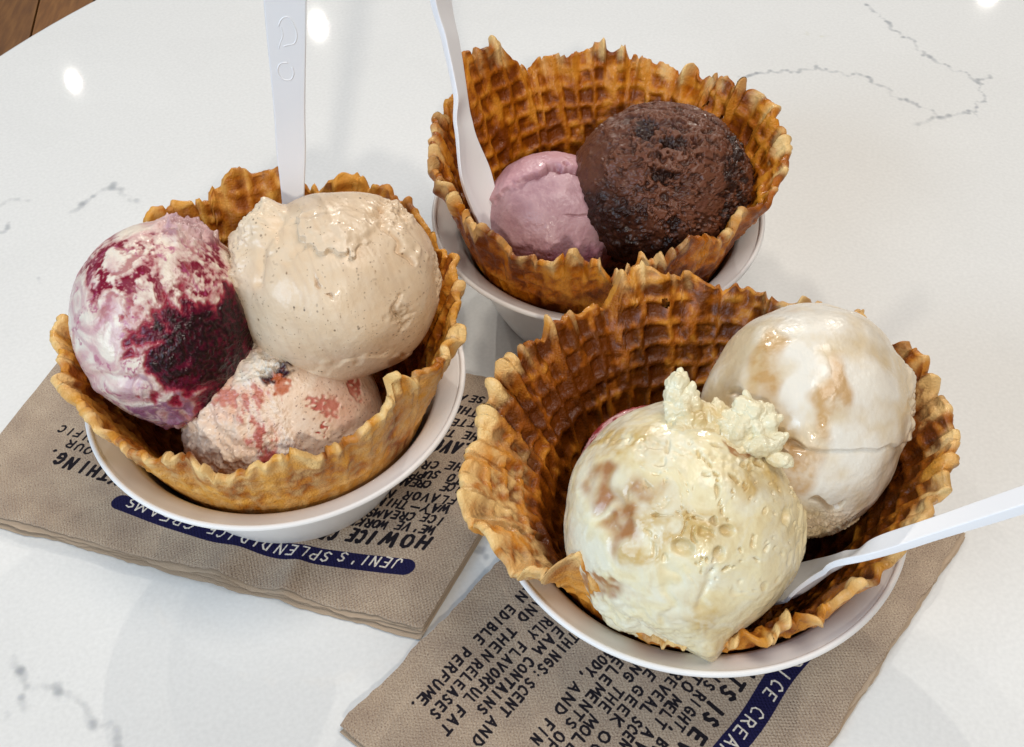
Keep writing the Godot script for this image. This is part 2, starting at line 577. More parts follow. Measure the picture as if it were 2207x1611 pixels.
func right_words() -> Array:
	return [
		["EDIBLE", 108.4, 13.4, 121.8, 12.6],
		["PERFUME.", 127.8, 12.2, 149.5, 11.2],
		["AN", 99.3, 13.6, 102.8, 13.3],
		["AND", 101.5, 18.8, 108.2, 18.1],
		["THEN", 114.2, 18.5, 124.5, 17.8],
		["RELEASES", 128.4, 17.5, 147.5, 18.0],
		["RILY", 105.1, 24.7, 110.9, 23.8],
		["FLAVORFUL", 116.4, 23.8, 138.3, 22.5],
		["FAT", 142.8, 23.0, 149.1, 23.6],
		["EAM", 105.9, 29.2, 112.9, 28.3],
		["CONTAINS", 118.7, 28.6, 138.4, 27.6],
		["THINGS:", 104.3, 33.7, 120.8, 33.0],
		["SCENT", 123.9, 33.0, 134.9, 33.0],
		["AND", 139.7, 32.0, 146.4, 32.6],
		["BODY,", 102.6, 45.2, 112.9, 42.7],
		["AND", 117.3, 44.2, 125.2, 44.8],
		["FIN", 130.8, 45.0, 136.2, 45.1],
		["ELEMENTS", 103.4, 49.1, 126.6, 49.8],
		["OF", 131.8, 49.3, 135.0, 49.2],
		["NG", 101.8, 54.1, 105.0, 53.9],
		["THE", 110.6, 54.1, 117.0, 54.0],
		["MOLE", 122.3, 53.7, 132.9, 54.2],
		["E", 101.1, 58.3, 101.1, 58.3],
		["GEEK", 107.1, 58.6, 118.2, 59.0],
		["OUT", 124.3, 59.3, 133.3, 59.6],
		["REVEAL", 96.5, 64.5, 110.6, 63.5],
		["SCENT", 115.0, 63.7, 125.1, 65.4],
		["TO", 93.9, 69.2, 97.4, 68.9],
		["MELT", 103.0, 68.5, 111.3, 69.0],
		["A", 116.0, 68.2, 116.0, 68.2],
		["VERY", 120.4, 68.5, 128.3, 68.9],
		["HIS", 88.1, 73.7, 93.4, 73.3],
		["RIGHT,", 97.9, 73.2, 111.5, 72.2],
		["BUT", 116.2, 72.7, 121.5, 72.9],
		["ITS", 83.7, 79.7, 92.1, 79.1],
		["IS", 98.6, 78.6, 102.0, 79.5],
		["EVER", 108.8, 79.3, 123.5, 79.1],
		["JENI'S", 14.0, 88.6, 31.0, 88.8],
		["SPLEND", 38.0, 88.9, 62.0, 89.0],
		["ID", 68.5, 89.1, 72.0, 89.0],
		["ICE", 77.9, 88.5, 85.4, 88.3],
		["CREAMS", 92.3, 88.3, 111.8, 87.2],
	]

const HEADINGS := ["HOW", "ICE", "CREAM", "YTHING.", "FLAVO", "ITS", "IS", "EVER"]

func kraft(W: int, H: int, sd: int) -> PackedByteArray:
	var n := FastNoiseLite.new()
	n.seed = sd
	n.frequency = 0.16
	n.fractal_octaves = 3
	var big := FastNoiseLite.new()
	big.seed = sd + 1
	big.frequency = 0.006
	var a := n.get_image(W, H, false, false, false).get_data()
	var b := big.get_image(W, H, false, false, false).get_data()
	var out := PackedByteArray()
	out.resize(W * H * 3)
	for i in W * H:
		var v := (a[i] - 128) / 4 + (b[i] - 128) / 8
		if a[i] < 62:
			v -= 34
		out[i * 3] = 164 + v
		out[i * 3 + 1] = 146 + v
		out[i * 3 + 2] = 128 + v * 7 / 8
	return out

# Pressed dots of the paper, in rows set off by half a step; mask leaves smooth areas.
func emboss(W: int, H: int, ppm: float, sd: int) -> Image:
	var out := PackedByteArray()
	out.resize(W * H)
	var n := FastNoiseLite.new()
	n.seed = sd
	n.frequency = 0.1
	n.fractal_octaves = 2
	var a := n.get_image(W, H, false, false, false).get_data()
	var cx := 1.15 * ppm
	var cy := 0.8 * ppm
	var sx := PackedFloat32Array()
	for x in W:
		sx.append(sin(TAU * x / cx))
	for y in H:
		var sy := sin(PI * y / cy)
		var fade := clampf((y / ppm - 8.0) / 20.0, 0.0, 1.0)
		for x in W:
			out[y * W + x] = int(128.0 + 62.0 * sx[x] * sy * lerpf(1.0, 0.45, fade) + (a[y * W + x] - 128) * 0.35)
	return Image.create_from_data(W, H, false, Image.FORMAT_L8, out)

func kraft_mat(img: PackedByteArray, W: int, H: int, ppm: float, sd: int) -> StandardMaterial3D:
	var m := mat(Color.WHITE, 0.92, 0.2)
	m.albedo_texture = ImageTexture.create_from_image(Image.create_from_data(W, H, false, Image.FORMAT_RGB8, img))
	m.heightmap_enabled = true
	m.heightmap_scale = 0.042
	m.heightmap_texture = ImageTexture.create_from_image(emboss(W, H, ppm, sd))
	m.texture_repeat = false
	return m

# One ply: a thin sheet over the four corners (metres, on the table), with folds given by lift(s, t).
func ply(corners: Array, ns: int, nt: int, lift: Callable, thick: float, y0: float, ragged: float, sd: float) -> ArrayMesh:
	var p := PackedVector3Array()
	var uv := PackedVector2Array()
	var nu := ns + 1
	var rows := []
	for j in nt + 1:
		rows.append([float(j) / nt, 0])
	for j in nt + 1:
		rows.append([1.0 - float(j) / nt, 1])
	rows.append([0.0, 0])
	# columns get a border column on both sides, pulled down to close the sheet
	for row in rows:
		for i in range(-1, ns + 2):
			var s := clampf(float(i) / ns, 0.0, 1.0)
			var t: float = row[0]
			var a: Vector2 = corners[0].lerp(corners[3], s)
			var b: Vector2 = corners[1].lerp(corners[2], s)
			var q := a.lerp(b, t)
			var out_t := (b - a).normalized()
			var e := smoothstep(0.93, 1.0, t) - smoothstep(0.07, 0.0, t)
			q += out_t * ragged * e * (nz.get_noise_2d(s * 9.0 + sd, 3.0) + 0.5 * nz.get_noise_2d(s * 40.0, sd))
			var y: float = y0 + (lift.call(s, t) as float)
			if row[1] == 1:
				y -= thick
			elif i < 0 or i > ns:
				y -= thick * 0.5
			p.append(Vector3(q.x, y, q.y))
			uv.append(Vector2(s, 1.0 - t))
	return grid_mesh(p, PackedColorArray(), uv, ns + 3, rows.size(), false, true)

func make_napkins() -> void:
	rnd.seed = 31
	var ink := [32, 29, 34]
	var navy := [30, 28, 62]
	var pale := [214, 205, 190]
	# --- the napkin under the left bowl: s runs from its right end to the left, t from its far edge towards the viewer
	var ppm := 10.0
	var W := 1640
	var H := 1000
	var im := kraft(W, H, 3)
	for k in 30:
		var s0 := 15.0 + k * 3.17
		ink_seg(im, W, H, Vector2(s0 * ppm, H - band_mid(s0) * ppm), Vector2((s0 + 3.17) * ppm, H - band_mid(s0 + 3.17) * ppm), 3.0 * ppm, navy)
	ink_words(im, W, H, ppm, left_words(), ink, pale, 78.0)
	var quad := [Vector2(0.0175, -0.2800), Vector2(-0.0282, -0.1872), Vector2(-0.1837, -0.2377), Vector2(-0.1525, -0.3260)]
	var n1 := thing("paper_napkin", Vector3(-0.0868, 0, -0.2577))
	tag(n1, "folded brown paper napkin with navy band lying under the left paper bowl", "napkin")
	var m1 := kraft_mat(im, W, H, ppm, 5)
	var lift1 := func(s: float, t: float) -> float:
		var near := smoothstep(0.72, 1.0, t)
		var bump := 0.0028 * exp(-pow((s - 0.40) / 0.035, 2.0)) * near + 0.0022 * exp(-pow((s - 0.27 - 0.1 * (1.0 - t)) / 0.022, 2.0)) * near
		bump -= 0.0006 * exp(-pow((s - 0.335) / 0.03, 2.0)) * near
		bump += 0.0007 * nz.get_noise_2d(s * 5.0, t * 4.0) * smoothstep(0.6, 1.0, absf(t - 0.5) * 2.0) + 0.0009 * smoothstep(0.2, 0.0, s) * near
		return bump
	napkin_plies(n1, quad, lift1, m1, 4, 0.0008)
	# --- the napkin under the right bowl: s runs from far right to near left, t from its left long side to its right one
	W = 1670
	H = 1080
	im = kraft(W, H, 13)
	for k in 30:
		ink_seg(im, W, H, Vector2((24.5 + k * 4.0) * ppm, H - (88.2 + 0.4 * sin(k * 0.8)) * ppm), Vector2((24.5 + (k + 1) * 4.0) * ppm, H - (88.2 + 0.4 * sin(k * 0.8 + 0.8)) * ppm), 3.7 * ppm, navy)
	ink_words(im, W, H, ppm, right_words(), ink, pale, 85.0)
	var ax := Vector2(0.635, -0.772)
	var nx := Vector2(0.772, 0.635)
	quad = [ax * 0.257 - nx * 0.1384, ax * 0.257 - nx * 0.0307, ax * 0.090 - nx * 0.0307, ax * 0.090 - nx * 0.1384]
	var n2 := thing("paper_napkin", Vector3(0.045, 0, -0.187))
	tag(n2, "folded brown paper napkin lying under the right paper bowl at the front", "napkin")
	var m2 := kraft_mat(im, W, H, ppm, 8)
	var lift2 := func(s: float, t: float) -> float:
		var edge := smoothstep(0.7, 1.0, absf(t - 0.5) * 2.0)
		return 0.0006 * nz.get_noise_2d(s * 5.0 + 7.0, t * 4.0) * edge + 0.0009 * smoothstep(0.35, 0.6, s) * smoothstep(0.06, 0.0, t) + 0.0008 * smoothstep(0.85, 1.0, s) * (1.0 - t)
	napkin_plies(n2, quad, lift2, m2, 3, 0.00048)

func napkin_plies(n: Node3D, quad: Array, lift: Callable, printed: Material, count: int, step: float) -> void:
	var plain := mat(lin(0.47, 0.36, 0.26), 0.95, 0.2)
	plain.uv1_triplanar = true
	plain.uv1_scale = Vector3.ONE * 50.0
	plain.heightmap_enabled = true
	plain.heightmap_scale = 0.02
	plain.heightmap_texture = M.t_fine
	for k in count:
		var top := k == count - 1
		var c := []
		for q in quad:
			c.append(q + Vector2(rnd.randf_range(-0.0006, 0.0006), rnd.randf_range(-0.0004, 0.0006) + 0.0005 * (count - 1 - k)))
		var share := float(k + 1) / count
		var f := func(s: float, t: float) -> float:
			return (lift.call(s, t) as float) * share + (0.00012 * nz.get_noise_2d(s * 12.0 + k * 5.0, t * 10.0))
		var me := ply(c, 150 if top else 90, 90 if top else 50, f, 0.00028, 0.0005 + step * k + 0.0002, 0.0007, k * 7.0)
		var o := part("ply", me, printed if top else plain, n)
		o.position = -n.position

# ---------------------------------------------------------------- paper bowls

func make_cup(k: int) -> void:
	var y0: float = [0.0027, 0.0006, 0.0019][k]
	var t := thing("paper_bowl", Vector3(cup_at[k].x, y0, cup_at[k].z))
	tag(t, ["white paper bowl on the napkin under the waffle bowl with berry and tan scoops", "white paper bowl standing on bare table under the waffle bowl with chocolate scoop", "white paper bowl at the front right under the waffle bowl with pale yellow scoop"][k], "paper bowl", "white paper bowls")
	var h := 0.0419 - y0
	var wall := [Vector2(0.0335, 0.0035), Vector2(0.0345, 0.0006), Vector2(0.0355, 0.0004), Vector2(0.0362, 0.0010)]
	for i in 9:
		var f := i / 8.0
		wall.append(Vector2(lerpf(0.0366, 0.0490, pow(f, 0.85)), lerpf(0.0022, h - 0.0063, f)))
	wall.append_array([Vector2(0.0500, h - 0.0055), Vector2(0.0520, h - 0.0045), Vector2(0.0560, h - 0.0024), Vector2(0.0566, h - 0.0020)])
	var inner := [Vector2(0.0566, h - 0.0016), Vector2(0.0555, h - 0.0016), Vector2(0.0520, h - 0.0034), Vector2(0.0502, h - 0.0044), Vector2(0.0492, h - 0.0052)]
	for i in 9:
		var f := 1.0 - i / 8.0
		inner.append(Vector2(lerpf(0.0357, 0.0484, pow(f, 0.85)), lerpf(0.0026, h - 0.0065, f)))
	wall.append_array(inner)
	part("wall", lathe(wall, 200, true), M.paper, t)
	part("base", lathe([Vector2(0.0003, 0.0028), Vector2(0.0358, 0.0028)], 120, false), M.paper, t)
	var lip := []
	for i in 15:
		var a := TAU * i / 14.0
		lip.append(Vector2(0.0571 + 0.0009 * cos(a), h - 0.0009 + 0.0009 * sin(a)))
	part("rolled_lip", lathe(lip, 200, true), M.paper, t)

# ---------------------------------------------------------------- waffle bowls

func bez2(a: Vector2, b: Vector2, c: Vector2, t: float) -> Vector2:
	return a * (1.0 - t) * (1.0 - t) + b * 2.0 * t * (1.0 - t) + c * t * t

func bez3(a: Vector2, b: Vector2, c: Vector2, d: Vector2, t: float) -> Vector2:
	var u := 1.0 - t
	return a * u * u * u + b * 3.0 * u * u * t + c * 3.0 * u * t * t + d * t * t * t

func profile(t: float, rt: float, ht: float) -> Vector3:      # radius, height, length along the wall (mm)
	if t < 0.16:
		return Vector3(27.0 * t / 0.16, 4.9, 29.0 * t / 0.16)
	var D := Vector2(45.4, 36.5)
	if t < 0.5:
		var q := (t - 0.16) / 0.34
		var v := bez3(Vector2(27, 4.9), Vector2(34.5, 4.9), Vector2(39.0, 19), D, q)
		return Vector3(v.x, v.y, 29.0 + 38.0 * q)
	var q := (t - 0.5) / 0.5
	var e := Vector2(rt, ht)
	var v := bez2(D, Vector2(D.x + (rt - D.x) * 0.42 + 0.6, D.y + (ht - D.y) * 0.5), e, q)
	return Vector3(v.x, v.y, 67.0 + q * (e - D).length())

func rim_at(ctrl: Array, deg: float) -> Vector2:
	var n := ctrl.size()
	for k in n:
		var a: Array = ctrl[k]
		var b: Array = ctrl[(k + 1) % n]
		var a1: float = b[0] + (360.0 if b[0] <= a[0] else 0.0)
		var d := deg
		if d < a[0]:
			d += 360.0
		if d >= a[0] and d <= a1:
			var f: float = (d - a[0]) / maxf(a1 - a[0], 0.001)
			f = lerpf(f, smoothstep(0.0, 1.0, f), 0.6)
			return Vector2(lerpf(a[1], b[1], f), lerpf(a[2], b[2], f))
	return Vector2(ctrl[0][1], ctrl[0][2])

func make_waffles() -> void:
	var rims := [
		[[3, 56.7, 66], [18, 54, 63.5], [30, 51.5, 66], [37, 51.5, 74], [43, 51, 66], [49, 51, 63], [60, 50, 59.5], [67, 49, 57], [74, 49, 63], [84, 49, 61], [92, 49, 57], [98, 49, 53.5], [104, 49.5, 59], [109, 49, 60.5], [123, 50.5, 54.5], [139, 52.5, 54], [151, 56.5, 58], [156, 58.5, 61], [163, 58, 63.5], [177, 61, 66], [190, 59, 63], [211, 58, 61], [229, 59.5, 71.5], [242, 57.5, 70], [250, 57.5, 71.5], [255, 58, 78.5], [261, 58, 74], [270, 58, 75], [279, 58, 68], [284, 58, 70], [289, 58, 75], [299, 58, 73], [306, 58, 77], [311, 58, 72], [316, 58, 73], [328, 57.5, 71], [338, 57.5, 70], [354, 57, 67]],
		[[8, 60.8, 64], [20, 57.8, 62], [26, 56, 61], [30, 51, 61], [36, 50, 56], [42, 50, 55.5], [51, 50, 61], [57, 50, 63], [62, 50, 66], [70, 50, 59], [79, 50, 59], [87, 50, 56], [95, 50, 61], [100, 49.5, 60], [105, 49.5, 65], [111, 49.5, 58.5], [126, 50, 57.5], [135, 51, 62.5], [145, 52, 61.5], [154, 53, 63.5], [168, 54.5, 65.5], [176, 55.5, 67], [187, 56.5, 68], [197, 56.7, 68], [214, 60.2, 67], [217, 60, 77], [222, 60, 80], [231, 60.5, 77], [238, 61, 74], [244, 60.5, 67], [248, 60, 62.5], [252, 60, 65], [259, 60, 65.5], [270, 60, 66.5], [280, 60, 66], [290, 60, 64], [298, 60, 62.5], [310, 60, 65], [321, 60, 66.5], [337, 62, 70], [348, 62, 70], [358, 62.2, 66]],
		[[4, 63.3, 70], [18, 60.4, 70], [29, 57.6, 67], [40, 56.5, 63.5], [47, 55.5, 62], [53, 54.3, 60.5], [61, 53, 52], [72, 51.5, 50], [88, 51, 45], [98, 51, 45], [108, 50.5, 44.5], [120, 50, 46.5], [128, 50.5, 56.5], [134, 50.5, 60], [138, 51, 61], [141, 55, 55.5], [150, 61, 53.5], [159, 64, 57.5], [167, 65.5, 58.5], [180, 64.5, 56.5], [187, 63.5, 52.5], [191, 62, 53.5], [203, 61.2, 57], [214, 62, 59], [221, 61, 62], [229, 60, 63.5], [238, 60, 61.5], [249, 60, 61.5], [252, 60, 70], [258, 60, 71], [265, 60, 69.5], [278, 60, 67], [283, 60, 64], [289, 60, 66], [300, 60, 63], [309, 61, 65], [326, 61, 69.5], [331, 61, 67], [337, 62, 73], [345, 62, 73.5], [352, 62, 70]],
	]
	var labels := ["golden waffle bowl with pale curled front rim holding three scoops on the left", "dark orange waffle bowl with tall back wall behind mauve and chocolate scoops", "waffle bowl at the front right with pale flap on its left and brown grid wall"]
	for k in 3:
		var o := part("waffle_bowl", waffle(rims[k], k), M.waffle, self)
		o.position = cup_at[k]
		tag(o, labels[k], "waffle bowl", "waffle bowls in the paper bowls")

func waffle(ctrl: Array, id: int) -> ArrayMesh:
	var nu := 576
	var n_in := 112
	var n_cap := 9
	var n_out := 74
	var nv := n_in + n_cap + n_out
	var P := PackedVector3Array()
	var C := PackedColorArray()
	P.resize(nu * nv)
	C.resize(nu * nv)
	var skip := PackedByteArray()
	skip.resize(nu * nv)
	var cells := 46.0
	var pitch := 6.8
	var cream := Color(0.82, 0.54, 0.22)
	var gold: Color = [Color(0.68, 0.315, 0.050), Color(0.62, 0.235, 0.020), Color(0.60, 0.245, 0.030)][id]
	var caramel: Color = [Color(0.46, 0.145, 0.010), Color(0.40, 0.108, 0.004), Color(0.31, 0.084, 0.005)][id]
	var burnt: Color = [Color(0.25, 0.062, 0.006), Color(0.18, 0.040, 0.003), Color(0.12, 0.029, 0.003)][id]
	var sd := id * 17.3
	var holes: Array = [[], [[318.0, 0.86, 1.1, 0.014], [326.0, 0.82, 1.4, 0.02], [331.0, 0.80, 0.9, 0.015]], [[264.5, 0.885, 1.3, 0.024]]][id]
	for i in nu:
		var th := TAU * i / nu
		var deg := 360.0 * i / nu
		var ring := Vector3(cos(th), sin(th), 0.0)
		var rim := rim_at(ctrl, deg)
		var lowf := nz.get_noise_3d(ring.x * 2.5 + sd, ring.y * 2.5, 1.0)
		var midf := nz.get_noise_3d(ring.x * 5.0 + sd, ring.y * 5.0, 4.0)
		var hif := nz.get_noise_3d(ring.x * 11.0 + sd, ring.y * 11.0, 8.0)
		var vhf := nz.get_noise_3d(ring.x * 34.0 + sd, ring.y * 34.0, 2.0)
		var u := deg / 360.0 * cells + 0.35 * midf
		var col_no := int(floorf(u + 0.5))
		var amp := fposmod(sin(col_no * 91.7 + sd) * 437.5, 1.0)
		var wide := fposmod(sin(col_no * 37.1 + sd * 2.0) * 291.3, 1.0)
		var nub := smoothstep(0.45 - 0.45 * wide, 0.80 - 0.3 * wide, 0.5 + 0.5 * cos(TAU * u)) * (amp * 1.25 - 0.15)
		var merge := smoothstep(0.1, 0.5, nz.get_noise_3d(ring.x * 7.0, ring.y * 7.0, sd + 3.0))
		nub = lerpf(nub, 0.35, merge * 0.8)
		var few: float = [0.62, 0.25, 0.75][id]                 # share of the ribs that end without a bead
		if id == 2 and deg > 186.0 and deg < 285.0:
			few = 0.1
		if fposmod(sin(col_no * 12.9 + sd * 3.0) * 913.7, 1.0) < few:
			nub *= 0.18
		var back := smoothstep(190.0, 230.0, deg) * (1.0 - smoothstep(330.0, 358.0, deg))
		var rt := rim.x + 0.9 * midf + 0.9 * hif
		var ht := rim.y - 0.8 + 2.6 * nub + 1.1 * hif + 0.35 * vhf + 0.7 * midf - 2.4 * smoothstep(0.30, 0.55, nz.get_noise_3d(ring.x * 16.0, ring.y * 16.0, sd + 6.0))
		var wild := clampf(0.75 + 1.3 * nz.get_noise_3d(ring.x * 2.2 + 5.0, ring.y * 2.2, sd + 20.0), 0.15, 1.5)
		ht += (wild - 0.75) * 2.2 * hif
		var thick := 3.0 + 0.5 * lowf
		var drop := deg
		for j in nv:
			var side := 0
			var t := 0.0
			var cap := 0.0
			if j < n_in:
				t = float(j) / (n_in - 1)
				t = lerpf(t, 1.0 - pow(1.0 - t, 1.35), 0.5)
			elif j < n_in + n_cap:
				side = 1
				t = 1.0
				cap = PI * (j - n_in + 1.0) / (n_cap + 1.0)
			else:
				side = 2
				t = 1.0 - float(j - n_in - n_cap) / (n_out - 1)
				t = lerpf(t, 1.0 - pow(1.0 - t, 1.35), 0.5)
			var q := profile(t, rt, ht)
			var q0 := profile(maxf(t - 0.01, 0.0), rt, ht)
			var q1 := profile(minf(t + 0.01, 1.0), rt, ht)
			var tan := Vector2(q1.x - q0.x, q1.y - q0.y).normalized()
			var nor := Vector2(tan.y, -tan.x)                  # outwards
			# ripples of the sheet
			var wave := smoothstep(0.45, 1.0, t)
			var shift := wave * (0.9 * nz.get_noise_3d(ring.x * 5.0 + sd, ring.y * 5.0, q.y * 0.03) + 0.6 * nz.get_noise_3d(ring.x * 9.0, ring.y * 9.0 + sd, q.y * 0.09))
			var fold := smoothstep(0.72, 1.0, t) * wild
			shift += fold * fold * ((1.3 if id == 2 else 2.0) * nz.get_noise_3d(ring.x * 8.0, ring.y * 8.0, sd + 11.0) + (0.7 if id == 2 else 1.3) * nz.get_noise_3d(ring.x * 11.0, ring.y * 11.0, sd + q.y * 0.12))
			var pos2 := Vector2(q.x, q.y) + nor * shift
			# the pressed grid
			var warp := nz.get_noise_3d(ring.x * 6.0, ring.y * 6.0 + sd, q.z * 0.06)
			var uu := u + 0.22 * warp
			if id == 1:
				uu += 0.045 * (q.z - 70.0) * smoothstep(235.0, 300.0, deg) * 0.7
			var vv := q.z / pitch + 0.18 * nz.get_noise_3d(ring.x * 5.0 + 9.0, ring.y * 5.0, q.z * 0.05 + sd)
			if side == 2:
				uu += 0.5
				vv += 0.5
			var du := absf(uu - floorf(uu) - 0.5) * 2.0
			var dv := absf(vv - floorf(vv) - 0.5) * 2.0
			var rib := maxf(smoothstep(0.50, 0.80, du), smoothstep(0.50, 0.80, dv))
			var mush := clampf(0.9 + 0.8 * nz.get_noise_3d(ring.x * 4.0 + 3.0, ring.y * 4.0 + sd, q.z * 0.04), 0.35, 1.0)
			var edge := smoothstep(7.0, 0.0, (1.0 - t) * 32.0)
			var grow := (0.35 + 0.65 * smoothstep(0.1, 0.3, t)) * mush * (1.0 - 0.75 * edge)
			var relief := (rib - 0.55) * (1.55 if side == 0 else 0.95) * grow
			if side == 2 and id == 0:
				relief *= 0.45
			if side == 0 and id == 1:
				relief *= 0.8
			relief += 0.26 * fb.get_noise_3d(ring.x * 22.0 + sd, ring.y * 22.0, q.z * 0.45)
			var half := thick * 0.5 * (1.0 + 0.9 * edge * nub * smoothstep(-0.3, 0.2, vhf)) * (1.0 - 0.25 * edge * (1.0 - nub))
			if t < 0.03:
				relief *= t / 0.03
			if side == 0:
				pos2 -= nor * (half + relief)
			elif side == 2:
				pos2 += nor * (half + relief)
			else:
				pos2 += -nor * half * cos(cap) + tan * half * sin(cap) * 0.9 + nor * 0.0
			P[j * nu + i] = Vector3(ring.x * pos2.x, pos2.y, ring.y * pos2.x) * 0.001
			# colour of the baked sheet
			var patch := fb.get_noise_3d(ring.x * 3.2 + sd, ring.y * 3.2, q.z * 0.05 + 5.0)
			var fine := fb.get_noise_3d(ring.x * 12.0 + sd, ring.y * 12.0, q.z * 0.24)
			var bake := clampf(0.56 + 1.05 * patch + 0.55 * fine, 0.0, 1.0)
			if side == 0:
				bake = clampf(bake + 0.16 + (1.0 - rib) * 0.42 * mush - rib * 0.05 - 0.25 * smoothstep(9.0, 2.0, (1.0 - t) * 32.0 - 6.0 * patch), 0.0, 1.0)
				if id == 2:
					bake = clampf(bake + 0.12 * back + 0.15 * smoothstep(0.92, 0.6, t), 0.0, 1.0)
			else:
				bake = clampf(bake - 0.14 - rib * 0.15 + (0.30 if id == 1 else 0.0) + (0.55 * patch + 0.12 if id == 0 else 0.0), 0.0, 1.0)
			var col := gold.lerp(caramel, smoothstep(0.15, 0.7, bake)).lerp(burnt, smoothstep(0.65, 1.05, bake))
			var rimmed := smoothstep(2.6, 0.2, (1.0 - t) * 32.0 + 2.6 * fine - 1.4 * hif) if side != 1 else 1.0
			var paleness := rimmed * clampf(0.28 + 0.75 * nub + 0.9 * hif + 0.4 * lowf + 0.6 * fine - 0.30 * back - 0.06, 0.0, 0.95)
			if id == 0:
				paleness = clampf(paleness + 0.30 * rimmed * smoothstep(-0.2, 0.2, hif + fine), 0.0, 0.95)
				paleness *= 1.0 - 0.85 * smoothstep(215.0, 235.0, deg) * (1.0 - smoothstep(340.0, 355.0, deg))
			if id == 2:
				var flap := smoothstep(128.0, 150.0, deg) * (1.0 - smoothstep(185.0, 200.0, deg)) * smoothstep(0.55, 0.7, t)
				col = col.lerp(cream, flap * clampf(0.42 + 1.1 * fine + 0.5 * patch, 0.0, 0.9))
			if id == 0 and side == 2:
				col = col.lerp(cream, clampf(0.22 + 0.9 * fine, 0.0, 0.55))
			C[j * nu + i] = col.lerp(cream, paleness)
			for hole in holes:
				if side != 1 and pow((deg - hole[0]) / hole[2], 2.0) + pow((t - hole[1]) / hole[3], 2.0) < 1.0:
					skip[j * nu + i] = 1
	return grid_mesh(P, C, PackedVector2Array(), nu, nv, true, false, skip)

# ---------------------------------------------------------------- ice cream

func make_scoops() -> void:
	#            cup, centre from the bowl's middle (mm), radius, stretch across / upwards / towards the viewer
	var list := [
		["berry", 0, Vector3(-28.2, 65, 0), 28.3, Vector3(0.96, 1.05, 1.0), M.jam, "white and magenta berry swirled scoop with large dark jam patch"],
		["tan", 0, Vector3(21.8, 70, -8.6), 28.8, Vector3(1.05, 0.96, 1.0), M.speckled, "large tan scoop speckled with vanilla seeds beside the white spoon"],
		["pink", 0, Vector3(2.5, 35, 12.5), 29.4, Vector3(1.02, 0.98, 1.0), M.cream, "pale peach scoop with red fruit streaks half hidden under the tan scoop"],
		["mauve", 1, Vector3(-15.9, 35.5, 1.0), 23.7, Vector3(1.0, 1.0, 1.0), M.cream, "small mauve scoop between the white spoon and the chocolate scoop"],
		["chocolate", 1, Vector3(22, 48, -2), 29.6, Vector3(1.06, 0.96, 1.0), M.choc, "dark brown chocolate scoop with rough broken surface"],
		["rose", 2, Vector3(-11.5, 38, -5.5), 22.0, Vector3(1.0, 1.0, 1.0), M.cream, "pink and red scoop mostly hidden behind the pale yellow scoop"],
		["white", 2, Vector3(26.2, 64, -5), 29.6, Vector3(0.92, 1.07, 1.0), M.wet, "smooth off-white scoop with caramel stains behind the pale yellow scoop"],
		["yellow", 2, Vector3(-7.6, 55.5, 20.5), 31.2, Vector3(1.0, 1.0, 1.0), M.wet, "pale yellow scoop with pores, caramel stain and ragged curl on top"],
	]
	for d in list:
		var c: Vector3 = cup_at[d[1]] + d[2] * 0.001
		var o := part("ice_cream_scoop", scoop(d[0], c, d[3] * 0.001, d[4]), d[5], self)
		o.position = c
		tag(o, d[6], "ice cream scoop", "scoops of ice cream in the waffle bowls")
		if d[0] == "yellow":
			var k := part("curl", curl(), M.wet, o)
			k.position = frame_point(c, 0.19, 0.77, 0.0312) - c
			k.basis = frame_of(c)

func frame_of(c: Vector3) -> Basis:
	var f := (eye - c).normalized()
	var r := Vector3.UP.cross(f).normalized()
	return Basis(r, f.cross(r), f)

func frame_point(c: Vector3, a: float, b: float, R: float) -> Vector3:
	return c + frame_of(c) * Vector3(a, b, sqrt(maxf(1.0 - a * a - b * b, 0.0))) * R

func scoop(id: String, c: Vector3, R: float, stretch: Vector3) -> ArrayMesh:
	var fr := frame_of(c)
	var nu := 420
	var nv := 190
	var P := PackedVector3Array()
	var C := PackedColorArray()
	P.resize(nu * nv)
	C.resize(nu * nv)
	var out := [0.0, Color.WHITE]
	var sd := float(id.hash() % 100)
	for j in nv:
		var f := float(j) / (nv - 1)
		var phi := f / 0.86 * deg_to_rad(112.0) if f < 0.86 else deg_to_rad(112.0) + (f - 0.86) / 0.14 * deg_to_rad(67.9)
		phi = maxf(phi, 0.0008)
		var sp := sin(phi)
		var cp := cos(phi)
		for i in nu:
			var al := TAU * i / nu
			var l := Vector3(cos(al) * sp, sin(al) * sp, cp)          # across, up, towards the viewer
			match id:
				"berry": berry(l, out)
				"tan": tan_scoop(l, out)
				"pink": pink(l, out)
				"mauve": mauve(l, out)
				"chocolate": chocolate(l, out)
				"rose": rose(l, out)
				"white": white(l, out)
				_: yellow(l, out)
			var h: float = out[0]
			P[j * nu + i] = fr * (l * stretch * (R + h * 0.001))
			C[j * nu + i] = out[1]
	return grid_mesh(P, C, PackedVector2Array(), nu, nv, true, true)

# Each flavour gives, for a direction l on the scoop, the height in mm above the ball and the colour of the cream there.

